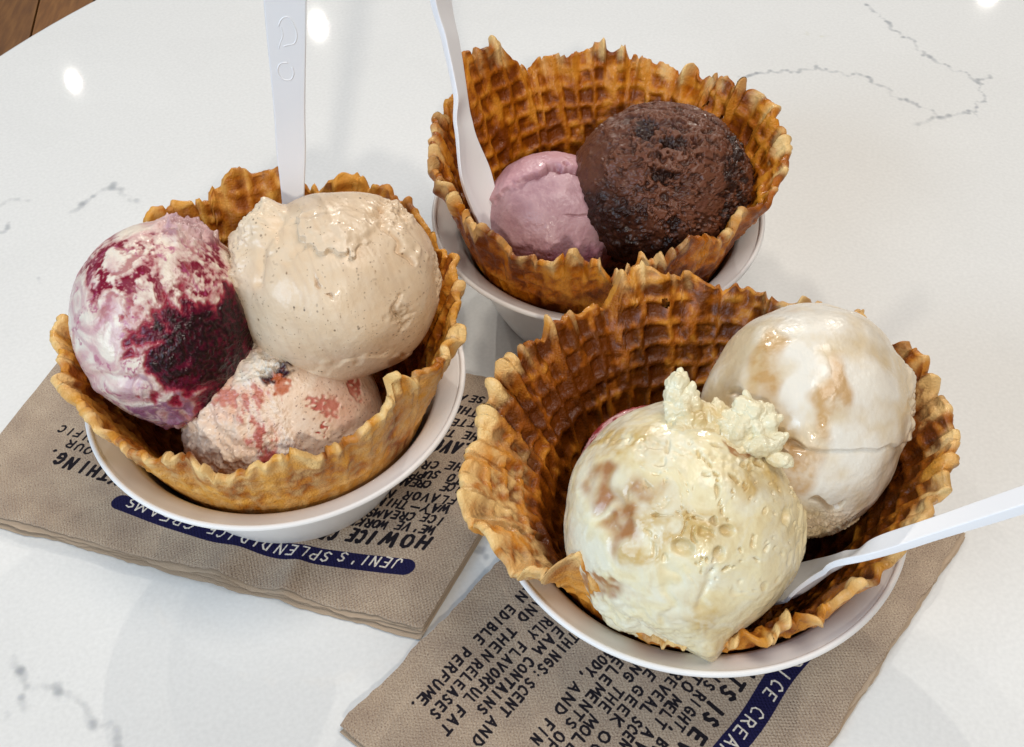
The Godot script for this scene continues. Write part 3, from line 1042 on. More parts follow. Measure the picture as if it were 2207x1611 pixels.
func berry(l: Vector3, out: Array) -> void:
	var w := Vector3(nz.get_noise_3dv(l * 2.2), nz.get_noise_3dv(l * 2.2 + Vector3(9, 0, 0)), nz.get_noise_3dv(l * 2.2 + Vector3(0, 9, 0)))
	var g := l + w * 0.16
	var smear := Vector2(fb.get_noise_3d(l.x * 3.0, l.y * 6.0, l.z * 3.0 + 7.0), fb.get_noise_3d(l.x * 6.0 + 5.0, l.y * 3.0, l.z * 3.0)) * 0.34
	var s := Vector2(g.x, g.y) + smear
	var f := fb.get_noise_3dv(l * 5.0)
	var fine := fb.get_noise_3dv(l * 16.0)
	var white := Color(0.82, 0.72, 0.60)
	var lilac := Color(0.62, 0.34, 0.34)
	var red := Color(0.33, 0.012, 0.040)
	var wine := Color(0.095, 0.003, 0.016)
	var dark := Color(0.012, 0.001, 0.003)
	var col := white.lerp(lilac, clampf(0.18 + 1.2 * fb.get_noise_3d(g.x * 2.0, g.y * 5.0, g.z * 2.0), 0.0, 0.7))
	var h := 0.25 * f + 0.12 * fine
	# marbled red over the upper half and along the bottom
	var mar := rg.get_noise_3dv(g * 1.9 + Vector3(3, 1, 0))
	var up := smoothstep(0.02, 0.25, g.y) * (1.0 - smoothstep(0.80, 0.95, l.y)) * (1.0 - smoothstep(-0.55, -0.75, l.x))
	var rings := maxf(blob(g.x, g.y, -0.30, 0.62, 0.36, 0.30, 0.25) * (1.0 - blob(g.x, g.y, -0.24, 0.66, 0.17, 0.15, 0.3)), blob(g.x, g.y, 0.42, 0.60, 0.40, 0.36, 0.2) * (1.0 - blob(g.x, g.y, 0.36, 0.62, 0.26, 0.22, 0.3)))
	var redness := clampf(rings * (0.65 + 1.3 * f + 0.8 * fine) + up * smoothstep(0.25, 0.75, mar + 0.5 * fine) * 0.7, 0.0, 1.0)
	col = col.lerp(red, redness)
	col = col.lerp(wine, smoothstep(0.75, 1.0, redness) * 0.55)
	h -= 0.35 * redness
	var vein := smoothstep(0.62, 0.9, rg.get_noise_3dv(s_vec(l, smear) * 1.9 + Vector3(8, 2, 2)))
	col = col.lerp(Color(0.40, 0.06, 0.16), vein * 0.85)
	col = col.lerp(Color(0.50, 0.20, 0.26), 0.5 * smoothstep(0.0, -0.5, g.x + 0.5 * g.y) * smoothstep(-0.12, 0.25, fb.get_noise_3d(g.x * 3.0 + 2.0 * g.y, g.y * 5.0, g.z * 3.0 + 3.0)))
	# purple bands round the lower left
	var low := smoothstep(-0.35, -0.65, g.y)
	var band := fb.get_noise_3d(g.x * 2.2 - g.y * 1.5, g.y * 7.0 + g.x * 2.0, 2.0)
	col = col.lerp(Color(0.20, 0.035, 0.13), low * smoothstep(-0.15, 0.25, band) * 0.8)
	col = col.lerp(Color(0.36, 0.06, 0.055), smoothstep(-0.78, -0.92, g.y) * smoothstep(-0.1, 0.3, -band + 0.1) * 0.9)
	h += 0.4 * low * band
	# the dark jam
	var jag := 0.22 * f + 0.10 * fine
	var jam := maxf(blob(s.x, s.y, 0.20, -0.26, 0.54, 0.48, 0.45), maxf(blob(s.x, s.y, 0.72, -0.24, 0.38, 0.32, 0.5), blob(s.x, s.y, 0.36, -0.62, 0.44, 0.32, 0.5)))
	jam = clampf(jam + jag * 1.6 * jam * (1.0 - jam) * 4.0, 0.0, 1.0)
	col = col.lerp(red.lerp(white, 0.25), smoothstep(0.03, 0.25, jam) * 0.7)
	col = col.lerp(red, smoothstep(0.15, 0.5, jam) * 0.95)
	col = col.lerp(wine, smoothstep(0.45, 0.85, jam))
	col = col.lerp(dark, smoothstep(0.88, 1.04, jam + 0.12 * fine))
	h += 0.25 * jam * f - 0.55 * smoothstep(0.1, 0.6, jam) + 0.2 * jam * fine
	# pressed fold on the left, ragged foot, and the torn collar on the far side
	var fold := seg(l.x, l.y, -0.85, -0.30, -0.45, -0.42)
	h -= 0.9 * exp(-pow(fold / 0.05, 2.0))
	h += 0.8 * exp(-pow(seg(l.x, l.y, -0.9, -0.40, -0.45, -0.52) / 0.07, 2.0))
	var collar := blob(l.x, l.y, 0.62, 0.86, 0.42, 0.22, 0.3)
	h += collar * (1.4 + 3.2 * f + 1.2 * fine)
	col = col.lerp(Color(0.66, 0.46, 0.46), collar * 0.7)
	var side := smoothstep(0.72, 0.9, l.x) * smoothstep(-0.3, 0.1, l.y)
	col = col.lerp(Color(0.66, 0.50, 0.36), side * 0.85)
	h += side * (0.6 * f + 0.5 * fine)
	var foot := blob(l.x, l.y, 0.0, -1.0, 0.55, 0.16, 0.4)
	h += foot * (0.8 + 1.6 * f)
	out[0] = h
	out[1] = col

func s_vec(l: Vector3, smear: Vector2) -> Vector3:
	return l + Vector3(smear.x, smear.y, smear.x) * 0.6

func tan_scoop(l: Vector3, out: Array) -> void:
	var f := fb.get_noise_3dv(l * 4.0 + Vector3(2, 2, 2))
	var fine := fb.get_noise_3dv(l * 15.0)
	var g := l + Vector3(nz.get_noise_3dv(l * 5.0), nz.get_noise_3dv(l * 5.0 + Vector3(7, 0, 0)), 0) * 0.07
	var gg := g + Vector3(nz.get_noise_3dv(l * 9.0), nz.get_noise_3dv(l * 9.0 + Vector3(7, 0, 0)), 0) * 0.035
	var streak := fb.get_noise_3d(l.x * 14.0 + l.y * 3.0, l.y * 2.0, l.z * 3.0)
	var h := 0.12 * f + 0.10 * streak * smoothstep(-0.3, 0.3, l.y) + 0.8 * nz.get_noise_3dv(l * 1.4)
	var col := Color(0.73, 0.545, 0.36)
	col = col.lerp(Color(0.77, 0.61, 0.44), clampf(0.4 + 1.4 * f, 0.0, 1.0) * 0.6)
	col = col.lerp(Color(0.60, 0.43, 0.285), smoothstep(0.0, 0.5, streak) * 0.35)
	# torn flap lying over the top, with ragged lower edge
	var flap := minf(smoothstep(0.30, 0.325, gg.y - 0.42 * absf(gg.x - 0.02) + 0.10 * (1.0 if gg.x > 0.12 else 0.0)), smoothstep(-0.27, -0.25, gg.x)) * (1.0 - smoothstep(0.44, 0.47, gg.x))
	var rise := gg.y - 0.42 * absf(gg.x - 0.02) - 0.30
	flap *= (1.0 - smoothstep(0.06, 0.50, rise)) * (1.0 - smoothstep(0.15, 0.44, gg.x))
	h += flap * (1.9 + 0.5 * f + 0.12 * fine)
	col = col.lerp(Color(0.76, 0.61, 0.45), flap * 0.5)
	# scraped hollow beside it
	var scar := minf(smoothstep(-0.56, -0.50, gg.x + 0.25 * (0.6 - gg.y)), 1.0 - smoothstep(-0.29, -0.26, gg.x)) * smoothstep(0.28, 0.5, gg.y) * (1.0 - smoothstep(0.62, 0.8, gg.y))
	h -= 0.8 * scar
	# right-hand crease and rough crown
	var cr := seg(g.x, g.y, 0.47, 0.66, 0.68, 0.12)
	h -= 1.5 * exp(-pow(cr / 0.045, 2.0))
	h += 0.7 * exp(-pow(seg(g.x, g.y, 0.56, 0.66, 0.76, 0.14) / 0.06, 2.0))
	var crown := blob(g.x, g.y, 0.62, 0.66, 0.20, 0.16, 0.4)
	h += crown * (2.2 * f + 0.7 * fine)
	# standing fin along the upper left rim
	var fin := minf(seg(l.x, l.y, -0.48, 0.86, -0.82, 0.55), seg(l.x, l.y, -0.82, 0.55, -0.97, 0.16))
	var groove := minf(seg(l.x, l.y, -0.43, 0.76, -0.64, 0.50), seg(l.x, l.y, -0.64, 0.50, -0.72, 0.16))
	h -= 1.7 * exp(-pow(groove / 0.045, 2.0))
	h += (2.4 + 2.4 * smoothstep(0.3, 0.85, l.y) + 1.8 * f + 0.9 * fine) * exp(-pow(fin / 0.075, 2.0))
	col = col.lerp(Color(0.76, 0.62, 0.45), 0.6 * exp(-pow(fin / 0.09, 2.0)))
	# crumbly hollow low on the right, seam along the bottom, small nicks
	var pit := blob(gg.x, gg.y, 0.50, -0.40, 0.09, 0.14, 0.5)
	h -= pit * (0.8 - 0.7 * fine)
	h -= 0.9 * exp(-pow(seg(g.x, g.y, 0.53, -0.15, 0.50, -0.42) / 0.02, 2.0))
	h += 0.6 * smoothstep(-0.74, -0.80, g.y + 0.22 * g.x * g.x) 
	var nick := maxf(blob(gg.x, gg.y, -0.20, 0.06, 0.03, 0.07), blob(gg.x, gg.y, -0.1, -0.1, 0.07, 0.025))
	h -= nick * 0.6
	col = col.lerp(Color(0.42, 0.24, 0.13), nick * 0.6)
	col = col.lerp(Color(0.55, 0.39, 0.24), pit * 0.5)
	h += smoothstep(0.88, 1.0, l.x) * (0.9 * f + 0.7 * fine)
	out[0] = h
	out[1] = col

func pink(l: Vector3, out: Array) -> void:
	var f := fb.get_noise_3dv(l * 4.5 + Vector3(5, 0, 0))
	var fine := fb.get_noise_3dv(l * 9.0 + Vector3(1, 0, 0))
	var g := l + Vector3(nz.get_noise_3dv(l * 4.0), nz.get_noise_3dv(l * 4.0 + Vector3(7, 0, 0)), 0) * 0.10
	var gg := l + Vector3(nz.get_noise_3dv(l * 13.0), nz.get_noise_3dv(l * 13.0 + Vector3(7, 0, 0)), 0) * 0.07
	var smooth_side := smoothstep(-0.05, 0.2, g.x) * smoothstep(-0.55, -0.2, g.y)
	var rough := 1.0 - smooth_side
	var h := 0.2 * f + rough * (1.2 * f + 0.8 * fine)
	var col := Color(0.76, 0.55, 0.39).lerp(Color(0.80, 0.64, 0.50), clampf(0.4 + 1.3 * f, 0.0, 0.8))
	var red := Color(0.42, 0.035, 0.022)
	var rust := Color(0.46, 0.10, 0.025)
	# vertical streak of fruit
	var streak := exp(-pow((g.x + 0.22 + 0.12 * g.y) / 0.20, 2.0)) * smoothstep(-0.25, 0.25, fb.get_noise_3d(l.x * 9.0, l.y * 3.5, l.z * 5.0) + 0.02)
	col = col.lerp(Color(0.70, 0.33, 0.23), streak * 0.55)
	col = col.lerp(red, smoothstep(0.55, 0.95, streak + 0.5 * fine) * 0.8)
	var spots := maxf(maxf(blob(gg.x, gg.y, 0.36, 0.08, 0.12, 0.055), blob(gg.x, gg.y, 0.46, 0.0, 0.08, 0.10)), maxf(blob(gg.x, gg.y, 0.72, 0.22, 0.055, 0.20), blob(gg.x, gg.y, -0.22, -0.42, 0.10, 0.20)))
	spots = maxf(spots, maxf(blob(gg.x, gg.y, -0.48, 0.36, 0.10, 0.10), blob(gg.x, gg.y, 0.33, -0.20, 0.03, 0.03)))
	col = col.lerp(red, spots * 0.9)
	var blush := maxf(blob(g.x, g.y, 0.58, 0.02, 0.26, 0.24, 0.6), blob(g.x, g.y, -0.42, 0.32, 0.26, 0.20, 0.6))
	col = col.lerp(Color(0.70, 0.36, 0.26), blush * 0.4)
	var berry_bit := blob(gg.x, gg.y, 0.0, 0.46, 0.16, 0.09, 0.25)
	col = col.lerp(Color(0.04, 0.006, 0.012), berry_bit)
	col = col.lerp(rust, blob(gg.x, gg.y, 0.03, 0.33, 0.09, 0.11, 0.3) * 0.95)
	h += berry_bit * (0.8 + 2.0 * fine) - spots * 0.35
	# whiter lump at the top between the other scoops
	col = col.lerp(Color(0.78, 0.70, 0.58), blob(g.x, g.y, -0.18, 0.62, 0.26, 0.16, 0.4) * 0.8)
	col = col.lerp(Color(0.16, 0.05, 0.03), smoothstep(0.44, 0.50, fb.get_noise_3dv(l * 24.0 + Vector3(3, 3, 3))) * 0.7)
	out[0] = h
	out[1] = col

func mauve(l: Vector3, out: Array) -> void:
	var f := fb.get_noise_3dv(l * 3.5 + Vector3(8, 1, 0))
	var fine := fb.get_noise_3dv(l * 14.0)
	var g := l + Vector3(nz.get_noise_3dv(l * 4.0), nz.get_noise_3dv(l * 4.0 + Vector3(7, 0, 0)), 0) * 0.06
	var gg := l + Vector3(nz.get_noise_3dv(l * 6.0), nz.get_noise_3dv(l * 6.0 + Vector3(7, 0, 0)), 0) * 0.04
	var h := 0.35 * f + 0.06 * fine + 0.35 * nz.get_noise_3dv(l * 2.0)
	var col := Color(0.45, 0.255, 0.29).lerp(Color(0.55, 0.345, 0.375), clampf(0.4 + 1.5 * f, 0.0, 1.0))
	# torn lip under the crown
	var y := 0.80 - 0.35 * pow(g.x - 0.1, 2.0) - 0.25 * g.x * float(g.x < -0.1) * -1.0
	var lip := smoothstep(y - 0.02, y + 0.03, gg.y)
	h += lip * 1.5
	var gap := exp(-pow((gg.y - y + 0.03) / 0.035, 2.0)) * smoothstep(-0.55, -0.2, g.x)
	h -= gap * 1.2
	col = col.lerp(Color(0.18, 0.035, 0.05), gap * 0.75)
	col = col.lerp(Color(0.58, 0.30, 0.34), lip * 0.6)
	var low := smoothstep(-0.2, -0.5, g.y)
	col = col.lerp(Color(0.40, 0.15, 0.235), low * clampf(0.5 + 1.5 * f, 0.0, 0.9))
	var bub := smoothstep(0.20, 0.08, ce.get_noise_3dv(l * 7.0) + 1.0) * low
	h += 0.5 * low * f - 0.6 * bub
	h -= 0.9 * blob(gg.x, gg.y, 0.36, 0.13, 0.16, 0.03, 0.5)
	out[0] = h
	out[1] = col

func chocolate(l: Vector3, out: Array) -> void:
	var f := fb.get_noise_3dv(l * 4.0 + Vector3(4, 4, 0))
	var fine := fb.get_noise_3dv(l * 14.0 + Vector3(4, 4, 0))
	var vf := fb.get_noise_3dv(l * 34.0)
	var g := l + Vector3(nz.get_noise_3dv(l * 4.0), nz.get_noise_3dv(l * 4.0 + Vector3(7, 0, 0)), 0) * 0.10
	var gg := l + Vector3(nz.get_noise_3dv(l * 14.0), nz.get_noise_3dv(l * 14.0 + Vector3(7, 0, 0)), 0) * 0.06
	var ridge := absf(nz.get_noise_3d(gg.x * 5.0 + 2.0, gg.y * 9.0 + g.x * 3.0, gg.z * 5.0))
	var crack := smoothstep(0.13, 0.02, ridge) * smoothstep(-0.25, 0.15, f)
	# smooth skin on the left, torn on the right
	var torn := lerpf(0.18, 1.0, smoothstep(-0.75, -0.05, g.x + 0.5 * f + 0.25 * g.y)) * (1.0 - 0.5 * blob(g.x, g.y, 0.42, -0.12, 0.26, 0.20, 0.6))
	torn = maxf(torn, blob(g.x, g.y, 0.05, -0.12, 0.5, 0.20, 0.4) * 0.8)
	var plate := smoothstep(-0.16, 0.12, 0.6 * nz.get_noise_3d(gg.x * 4.6 + 1.0, gg.y * 7.5 + 9.0, gg.z * 4.6) + 0.2 * fb.get_noise_3dv(g * 5.0) + 0.16)
	var h := 0.5 * f + torn * (1.0 * plate - 0.75 * crack + 0.10 * fine + 0.08 * sin(g.y * 38.0 + 9.0 * f + 6.0 * g.x * g.x))
	var brown := Color(0.125, 0.040, 0.018)
	var deep := Color(0.030, 0.010, 0.006)
	var col := brown.lerp(Color(0.150, 0.050, 0.023), clampf(0.5 + 1.2 * f, 0.0, 1.0))
	col = col.lerp(Color(0.105, 0.040, 0.024), (1.0 - torn) * 0.7)
	# holes with black cake crumbs
	var pits := maxf(maxf(blob(gg.x, gg.y, -0.22, 0.66, 0.10, 0.13), blob(gg.x, gg.y, 0.06, 0.53, 0.15, 0.07)), maxf(blob(gg.x, gg.y, 0.17, -0.40, 0.07, 0.09), blob(gg.x, gg.y, 0.0, 0.13, 0.12, 0.06)))
	var crumb := 0.6 * smoothstep(0.20, 0.36, fb.get_noise_3dv(g * 5.5 + Vector3(2, 0, 9)) * torn)
	var right := smoothstep(0.52, 0.78, g.x + 0.15 * f) * smoothstep(-0.55, -0.1, l.y + 0.4)
	crumb = maxf(crumb, right * smoothstep(-0.22, 0.12, f + 0.7 * fine))
	pits = maxf(pits, crumb * 0.9)
	h -= pits * (1.5 + 1.0 * fine)
	col = col.lerp(deep * 1.6, torn * clampf(0.75 * (1.0 - plate) + 0.6 * crack, 0.0, 1.0))
	col = col.lerp(deep, smoothstep(0.2, 0.8, pits))
	h += right * (1.5 * fine + 2.2 * f)
	# shoulder that runs across below the middle; wet dark fudge low on the left
	var step := smoothstep(-0.05, -0.13, gg.y - 0.35 * gg.x - 0.02) * smoothstep(0.55, 0.3, gg.x)
	h += 0.9 * step * smoothstep(-0.75, -0.3, gg.y)
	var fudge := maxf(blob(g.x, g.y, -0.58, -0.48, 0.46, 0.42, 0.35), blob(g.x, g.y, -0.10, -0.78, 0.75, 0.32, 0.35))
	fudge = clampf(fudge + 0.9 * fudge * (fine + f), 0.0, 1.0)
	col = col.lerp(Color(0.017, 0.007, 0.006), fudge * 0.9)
	h += fudge * (0.15 * fine + 1.0 * f)
	out[0] = h
	out[1] = col

func rose(l: Vector3, out: Array) -> void:
	var f := fb.get_noise_3dv(l * 4.0 + Vector3(1, 7, 0))
	var fine := fb.get_noise_3dv(l * 14.0)
	var col := Color(0.62, 0.36, 0.33).lerp(Color(0.30, 0.025, 0.03), smoothstep(-0.1, 0.3, f + 0.6 * fine))
	out[0] = 0.5 * f + 0.4 * fine
	out[1] = col

func white(l: Vector3, out: Array) -> void:
	var f := fb.get_noise_3dv(l * 3.0 + Vector3(6, 0, 2))
	var fine := fb.get_noise_3dv(l * 14.0 + Vector3(6, 0, 2))
	var vf := fb.get_noise_3dv(l * 30.0)
	var g := l + Vector3(nz.get_noise_3dv(l * 3.0), nz.get_noise_3dv(l * 3.0 + Vector3(7, 0, 0)), 0) * 0.12
	var gg := l + Vector3(nz.get_noise_3dv(l * 12.0), nz.get_noise_3dv(l * 12.0 + Vector3(7, 0, 0)), 0) * 0.05
	var h := 0.8 * nz.get_noise_3dv(l * 1.5) + 0.16 * f + 0.05 * fine
	var pure := Color(0.79, 0.73, 0.63)
	var beige := Color(0.66, 0.52, 0.32)
	var amber := Color(0.48, 0.255, 0.06)
	var domes := maxf(maxf(blob(g.x, g.y, -0.12, 0.34, 0.22, 0.34, 0.55), blob(g.x, g.y, 0.45, 0.30, 0.32, 0.28, 0.6)), maxf(blob(g.x, g.y, 0.60, -0.18, 0.36, 0.40, 0.6), blob(g.x, g.y, -0.1, 0.84, 0.60, 0.20, 0.6)))
	domes = maxf(domes, blob(g.x, g.y, 0.05, -0.45, 0.34, 0.22, 0.6))
	var col := beige.lerp(pure, clampf(domes * 0.9 + 0.12 + 0.8 * f, 0.0, 1.0))
	h += 0.5 * domes
	var stains := maxf(maxf(blob(g.x, g.y, -0.42, 0.42, 0.13, 0.24, 0.6), blob(g.x, g.y, -0.22, -0.22, 0.26, 0.20, 0.7)), maxf(blob(g.x, g.y, 0.05, -0.45, 0.14, 0.32, 0.7), blob(g.x, g.y, 0.2, 0.22, 0.10, 0.3, 0.7)))
	col = col.lerp(amber, clampf(stains * (0.75 + 0.9 * f + 0.3 * fine), 0.0, 0.85))
	col = col.lerp(beige * 0.85, 0.5 * smoothstep(0.80, 0.98, l.x) * smoothstep(0.2, 0.6, l.y))
	# the upper half lies over the lower one like a lid
	var y := -0.20 + 0.14 * g.x + 0.10 * g.x * g.x
	var lid := smoothstep(y - 0.012, y + 0.012, l.y) * smoothstep(-0.15, 0.25, l.x)
	h += 0.75 * lid - 0.25 * exp(-pow((l.y - y + 0.02) / 0.02, 2.0)) * smoothstep(-0.1, 0.3, l.x)
	# pores and the lacy foot
	var holes := maxf(maxf(blob(g.x, g.y, -0.60, 0.04, 0.075, 0.085), blob(g.x, g.y, 0.02, -0.17, 0.055, 0.045)), maxf(blob(g.x, g.y, 0.40, -0.60, 0.10, 0.04), blob(g.x, g.y, 0.0, -0.74, 0.10, 0.06)))
	h -= 1.7 * holes
	col = col.lerp(Color(0.42, 0.25, 0.10), holes * 0.6)
	var crumb := blob(g.x, g.y, -0.42, -0.20, 0.22, 0.22, 0.5)
	h += crumb * (0.6 * fine + 0.4 * vf)
	var foot := smoothstep(-0.62, -0.80, l.y - 0.10 * l.x)
	h += foot * (1.0 * fine + 0.7 * vf)
	col = col.lerp(Color(0.56, 0.40, 0.24), foot * clampf(0.35 + 1.2 * f - 0.3 * l.x, 0.0, 0.8))
	# torn collar behind the right shoulder
	var collar := exp(-pow(seg(l.x, l.y, 0.80, 0.62, 1.0, 0.10) / 0.10, 2.0)) * smoothstep(0.35, 0.05, l.z)
	h += collar * (1.2 + 1.8 * fb.get_noise_3dv(l * 7.0 + Vector3(2, 2, 2)) + 3.0 * f)
	col = col.lerp(Color(0.76, 0.66, 0.52), collar * 0.8)
	h += 1.0 * smoothstep(0.05, -0.15, l.z) * fine
	out[0] = h
	out[1] = col

func yellow(l: Vector3, out: Array) -> void:
	var f := fb.get_noise_3dv(l * 3.5 + Vector3(0, 6, 4))
	var fine := fb.get_noise_3dv(l * 13.0 + Vector3(0, 6, 4))
	var g := l + Vector3(nz.get_noise_3dv(l * 3.5), nz.get_noise_3dv(l * 3.5 + Vector3(7, 0, 0)), 0) * 0.12
	var gg := l + Vector3(nz.get_noise_3dv(l * 12.0), nz.get_noise_3dv(l * 12.0 + Vector3(7, 0, 0)), 0) * 0.05
	var h := 0.8 * nz.get_noise_3dv(l * 1.5 + Vector3(3, 0, 0)) + 0.34 * f + 0.08 * fine * smoothstep(-0.2, 0.3, f)
	var base := Color(0.80, 0.70, 0.44)
	var milk := Color(0.79, 0.74, 0.57)
	var amber := Color(0.54, 0.34, 0.085)
	var toffee := Color(0.34, 0.115, 0.018)
	var col := base.lerp(milk, clampf(0.30 + 1.6 * fb.get_noise_3dv(g * 2.6 + Vector3(4, 4, 4)) - 0.45 * g.x, 0.0, 1.0))
	var wash := maxf(maxf(blob(g.x, g.y, -0.10, -0.02, 0.34, 0.16, 0.7), blob(g.x, g.y, -0.22, -0.24, 0.22, 0.14, 0.7)), maxf(blob(g.x, g.y, 0.12, 0.02, 0.40, 0.10, 0.7), blob(g.x, g.y, -0.60, 0.52, 0.30, 0.16, 0.8)))
	wash = maxf(wash, maxf(blob(g.x, g.y, 0.30, -0.75, 0.22, 0.20, 0.8) * 0.7, blob(g.x, g.y, 0.50, 0.42, 0.26, 0.12, 0.7) * 0.8))
	col = col.lerp(amber, clampf(wash * (0.6 + 1.0 * f + 0.3 * fine), 0.0, 0.85))
	var tof := maxf(maxf(blob(g.x, g.y, -0.66, 0.14, 0.12, 0.13, 0.7), blob(g.x, g.y, -0.42, 0.08, 0.15, 0.15, 0.8)), maxf(blob(g.x, g.y, -0.48, -0.14, 0.10, 0.12, 0.8), blob(gg.x, gg.y, 0.40, 0.63, 0.16, 0.05, 0.4)))
	tof = maxf(tof, blob(gg.x, gg.y, -0.62, -0.62, 0.22, 0.08, 0.6))
	col = col.lerp(toffee, clampf(tof * (0.95 + 0.9 * f), 0.0, 0.9))
	h -= 0.4 * tof
	h -= 0.7 * blob(g.x, g.y, -0.58, 0.0, 0.16, 0.16, 0.6)
	# pores over the right half
	var area := blob(g.x, g.y, 0.30, 0.16, 0.62, 0.52, 0.4)
	var cell := ce.get_noise_3dv(g * 6.5) + 1.0
	var cell2 := ce.get_noise_3dv(g * 13.0) + 1.0
	var pore := maxf(smoothstep(0.34, 0.16, cell) * smoothstep(-0.1, 0.1, fb.get_noise_3dv(l * 2.5) + 0.12), smoothstep(0.32, 0.14, cell2) * 0.55 * smoothstep(-0.15, 0.1, f)) * area
	pore = maxf(pore, maxf(maxf(blob(l.x, l.y, 0.03, -0.20, 0.075, 0.055), blob(l.x, l.y, 0.30, -0.20, 0.04, 0.05)), maxf(blob(l.x, l.y, 0.34, -0.02, 0.05, 0.04), blob(l.x, l.y, 0.78, 0.16, 0.035, 0.06))))
	h -= 1.6 * pore
	h += area * 0.08 * fine
	col = col.lerp(Color(0.55, 0.38, 0.13), pore * 0.35)
	# lid line under the curl, layered right edge, creased bottom with the drip
	var y := 0.52 - 0.08 * g.x
	h -= 0.5 * exp(-pow((gg.y - y) / 0.03, 2.0)) * smoothstep(0.75, 0.5, absf(g.x + 0.1))
	var right := smoothstep(0.86, 0.99, l.x)
	h += right * 0.6 * nz.get_noise_3d(l.x * 60.0, l.y * 3.0, 1.0)
	h -= 0.8 * exp(-pow(seg(g.x, g.y, 0.30, -0.25, 0.28, -0.66) / 0.045, 2.0))
	h -= 0.6 * exp(-pow(seg(g.x, g.y, -0.02, -0.45, 0.02, -0.72) / 0.06, 2.0))
	var foot := smoothstep(-0.70, -0.92, l.y)
	h += foot * (0.9 * f + 0.3 * fine) + 1.2 * blob(l.x, l.y, -0.45, -0.82, 0.3, 0.12, 0.6) * (0.5 + f)
	var drip := exp(-pow((l.x - 0.36) / 0.13, 2.0)) * smoothstep(-0.80, -0.99, l.y) * smoothstep(-0.75, -0.1, l.z)
	h += 4.0 * drip + 1.2 * exp(-pow((l.x - 0.36) / 0.30, 2.0)) * smoothstep(-0.75, -0.95, l.y) * smoothstep(-0.75, -0.1, l.z)
	col = col.lerp(Color(0.68, 0.55, 0.34), drip * 0.7)
	var mot := fb.get_noise_3dv(g * 5.5 + Vector3(3, 8, 1))
	col = col.lerp(milk, 0.40 * (1.0 - tof) * smoothstep(0.05, 0.35, mot)).lerp(amber, 0.16 * smoothstep(0.08, 0.4, -mot))
	out[0] = h
	out[1] = col

# The ragged curl of cream left standing on top of the pale yellow scoop: lumps that were folded over each other.
func curl() -> ArrayMesh:
	var st := SurfaceTool.new()
	st.begin(Mesh.PRIMITIVE_TRIANGLES)
	var r := RandomNumberGenerator.new()
	r.seed = 15
	var lumps := []           # centre, half sizes, turn (mm / radians; across, up, out)
	var spine := [Vector3(-10.2, 6.6, 0.6), Vector3(-8.4, 2.8, 0.2), Vector3(-6.6, -1.6, 0.2), Vector3(-2.4, -2.6, -0.2), Vector3(1.2, -4.4, 0.0), Vector3(3.2, 0.6, 0.4), Vector3(5.0, 3.6, 0.6), Vector3(7.8, 2.0, 0.4), Vector3(8.8, -2.2, 0.6), Vector3(12.4, -4.4, 0.0)]
	var sizes := [Vector3(2.6, 3.4, 2.2), Vector3(3.6, 4.4, 2.8), Vector3(4.4, 4.0, 2.8), Vector3(5.4, 4.2, 2.4), Vector3(5.6, 2.8, 2.4), Vector3(4.6, 4.4, 3.0), Vector3(3.8, 3.4, 2.8), Vector3(3.4, 4.6, 2.8), Vector3(4.8, 2.6, 2.6), Vector3(3.2, 1.8, 1.6)]
	spine.append(Vector3(-0.5, 0.2, -1.4))
	sizes.append(Vector3(8.5, 4.6, 2.6))
	for k in spine.size():
		lumps.append([spine[k], sizes[k], r.randf_range(-0.5, 0.5)])
	for k in 16:
		var on: int = r.randi_range(0, spine.size() - 1)
		var o2 := Vector3(r.randfn(0.0, 1.0), r.randfn(0.3, 1.0), 0).normalized()
		var sz2: Vector3 = sizes[on]
		lumps.append([spine[on] + Vector3(o2.x * sz2.x, o2.y * sz2.y, r.randf_range(0.0, 1.4)) * 0.92, Vector3(r.randf_range(0.5, 1.0), r.randf_range(1.3, 2.6), r.randf_range(0.5, 0.8)), atan2(-o2.x, o2.y) + r.randf_range(-0.5, 0.5)])
	for q in lumps.size():
		var nu := 96 if q < 11 else 36
		var nv := 56 if q < 11 else 20
		var P := PackedVector3Array()
		var C := PackedColorArray()
		var sz: Vector3 = lumps[q][1]
		var o := Vector3(q * 3.7, q * 1.3, 0)
		for j in nv:
			var phi := maxf(PI * j / (nv - 1), 0.001)
			for i in nu:
				var al := TAU * i / nu
				var l := Vector3(cos(al) * sin(phi), sin(al) * sin(phi), cos(phi))
				var e := (l * sz).rotated(Vector3.BACK, lumps[q][2])
				var at: Vector3 = lumps[q][0] + e
				var f := fb.get_noise_3dv(at * 0.16 + o)
				var fine := fb.get_noise_3dv(at * 0.6)
				var k := 1.0 + 0.35 * f + 0.10 * fine + 0.03 * fb.get_noise_3dv(at * 1.6)
				P.append((lumps[q][0] + e * (k + 0.16 * nz.get_noise_3dv(at * 0.24))) * 0.00120)
				var warm := blob(at.x, at.y, -3.0, -0.5, 5.5, 5.0, 0.8) * 0.75 + blob(at.x, at.y, 8.0, -5.0, 6.0, 2.4, 0.8) * 0.5
				C.append(Color(0.79, 0.72, 0.50).lerp(Color(0.60, 0.41, 0.14), clampf(warm * (0.7 + f) + 0.2 * f, 0.0, 0.75)))
		st.append_from(grid_mesh(P, C, PackedVector2Array(), nu, nv, true, true), 0, Transform3D())
	return st.commit()

# ---------------------------------------------------------------- spoons

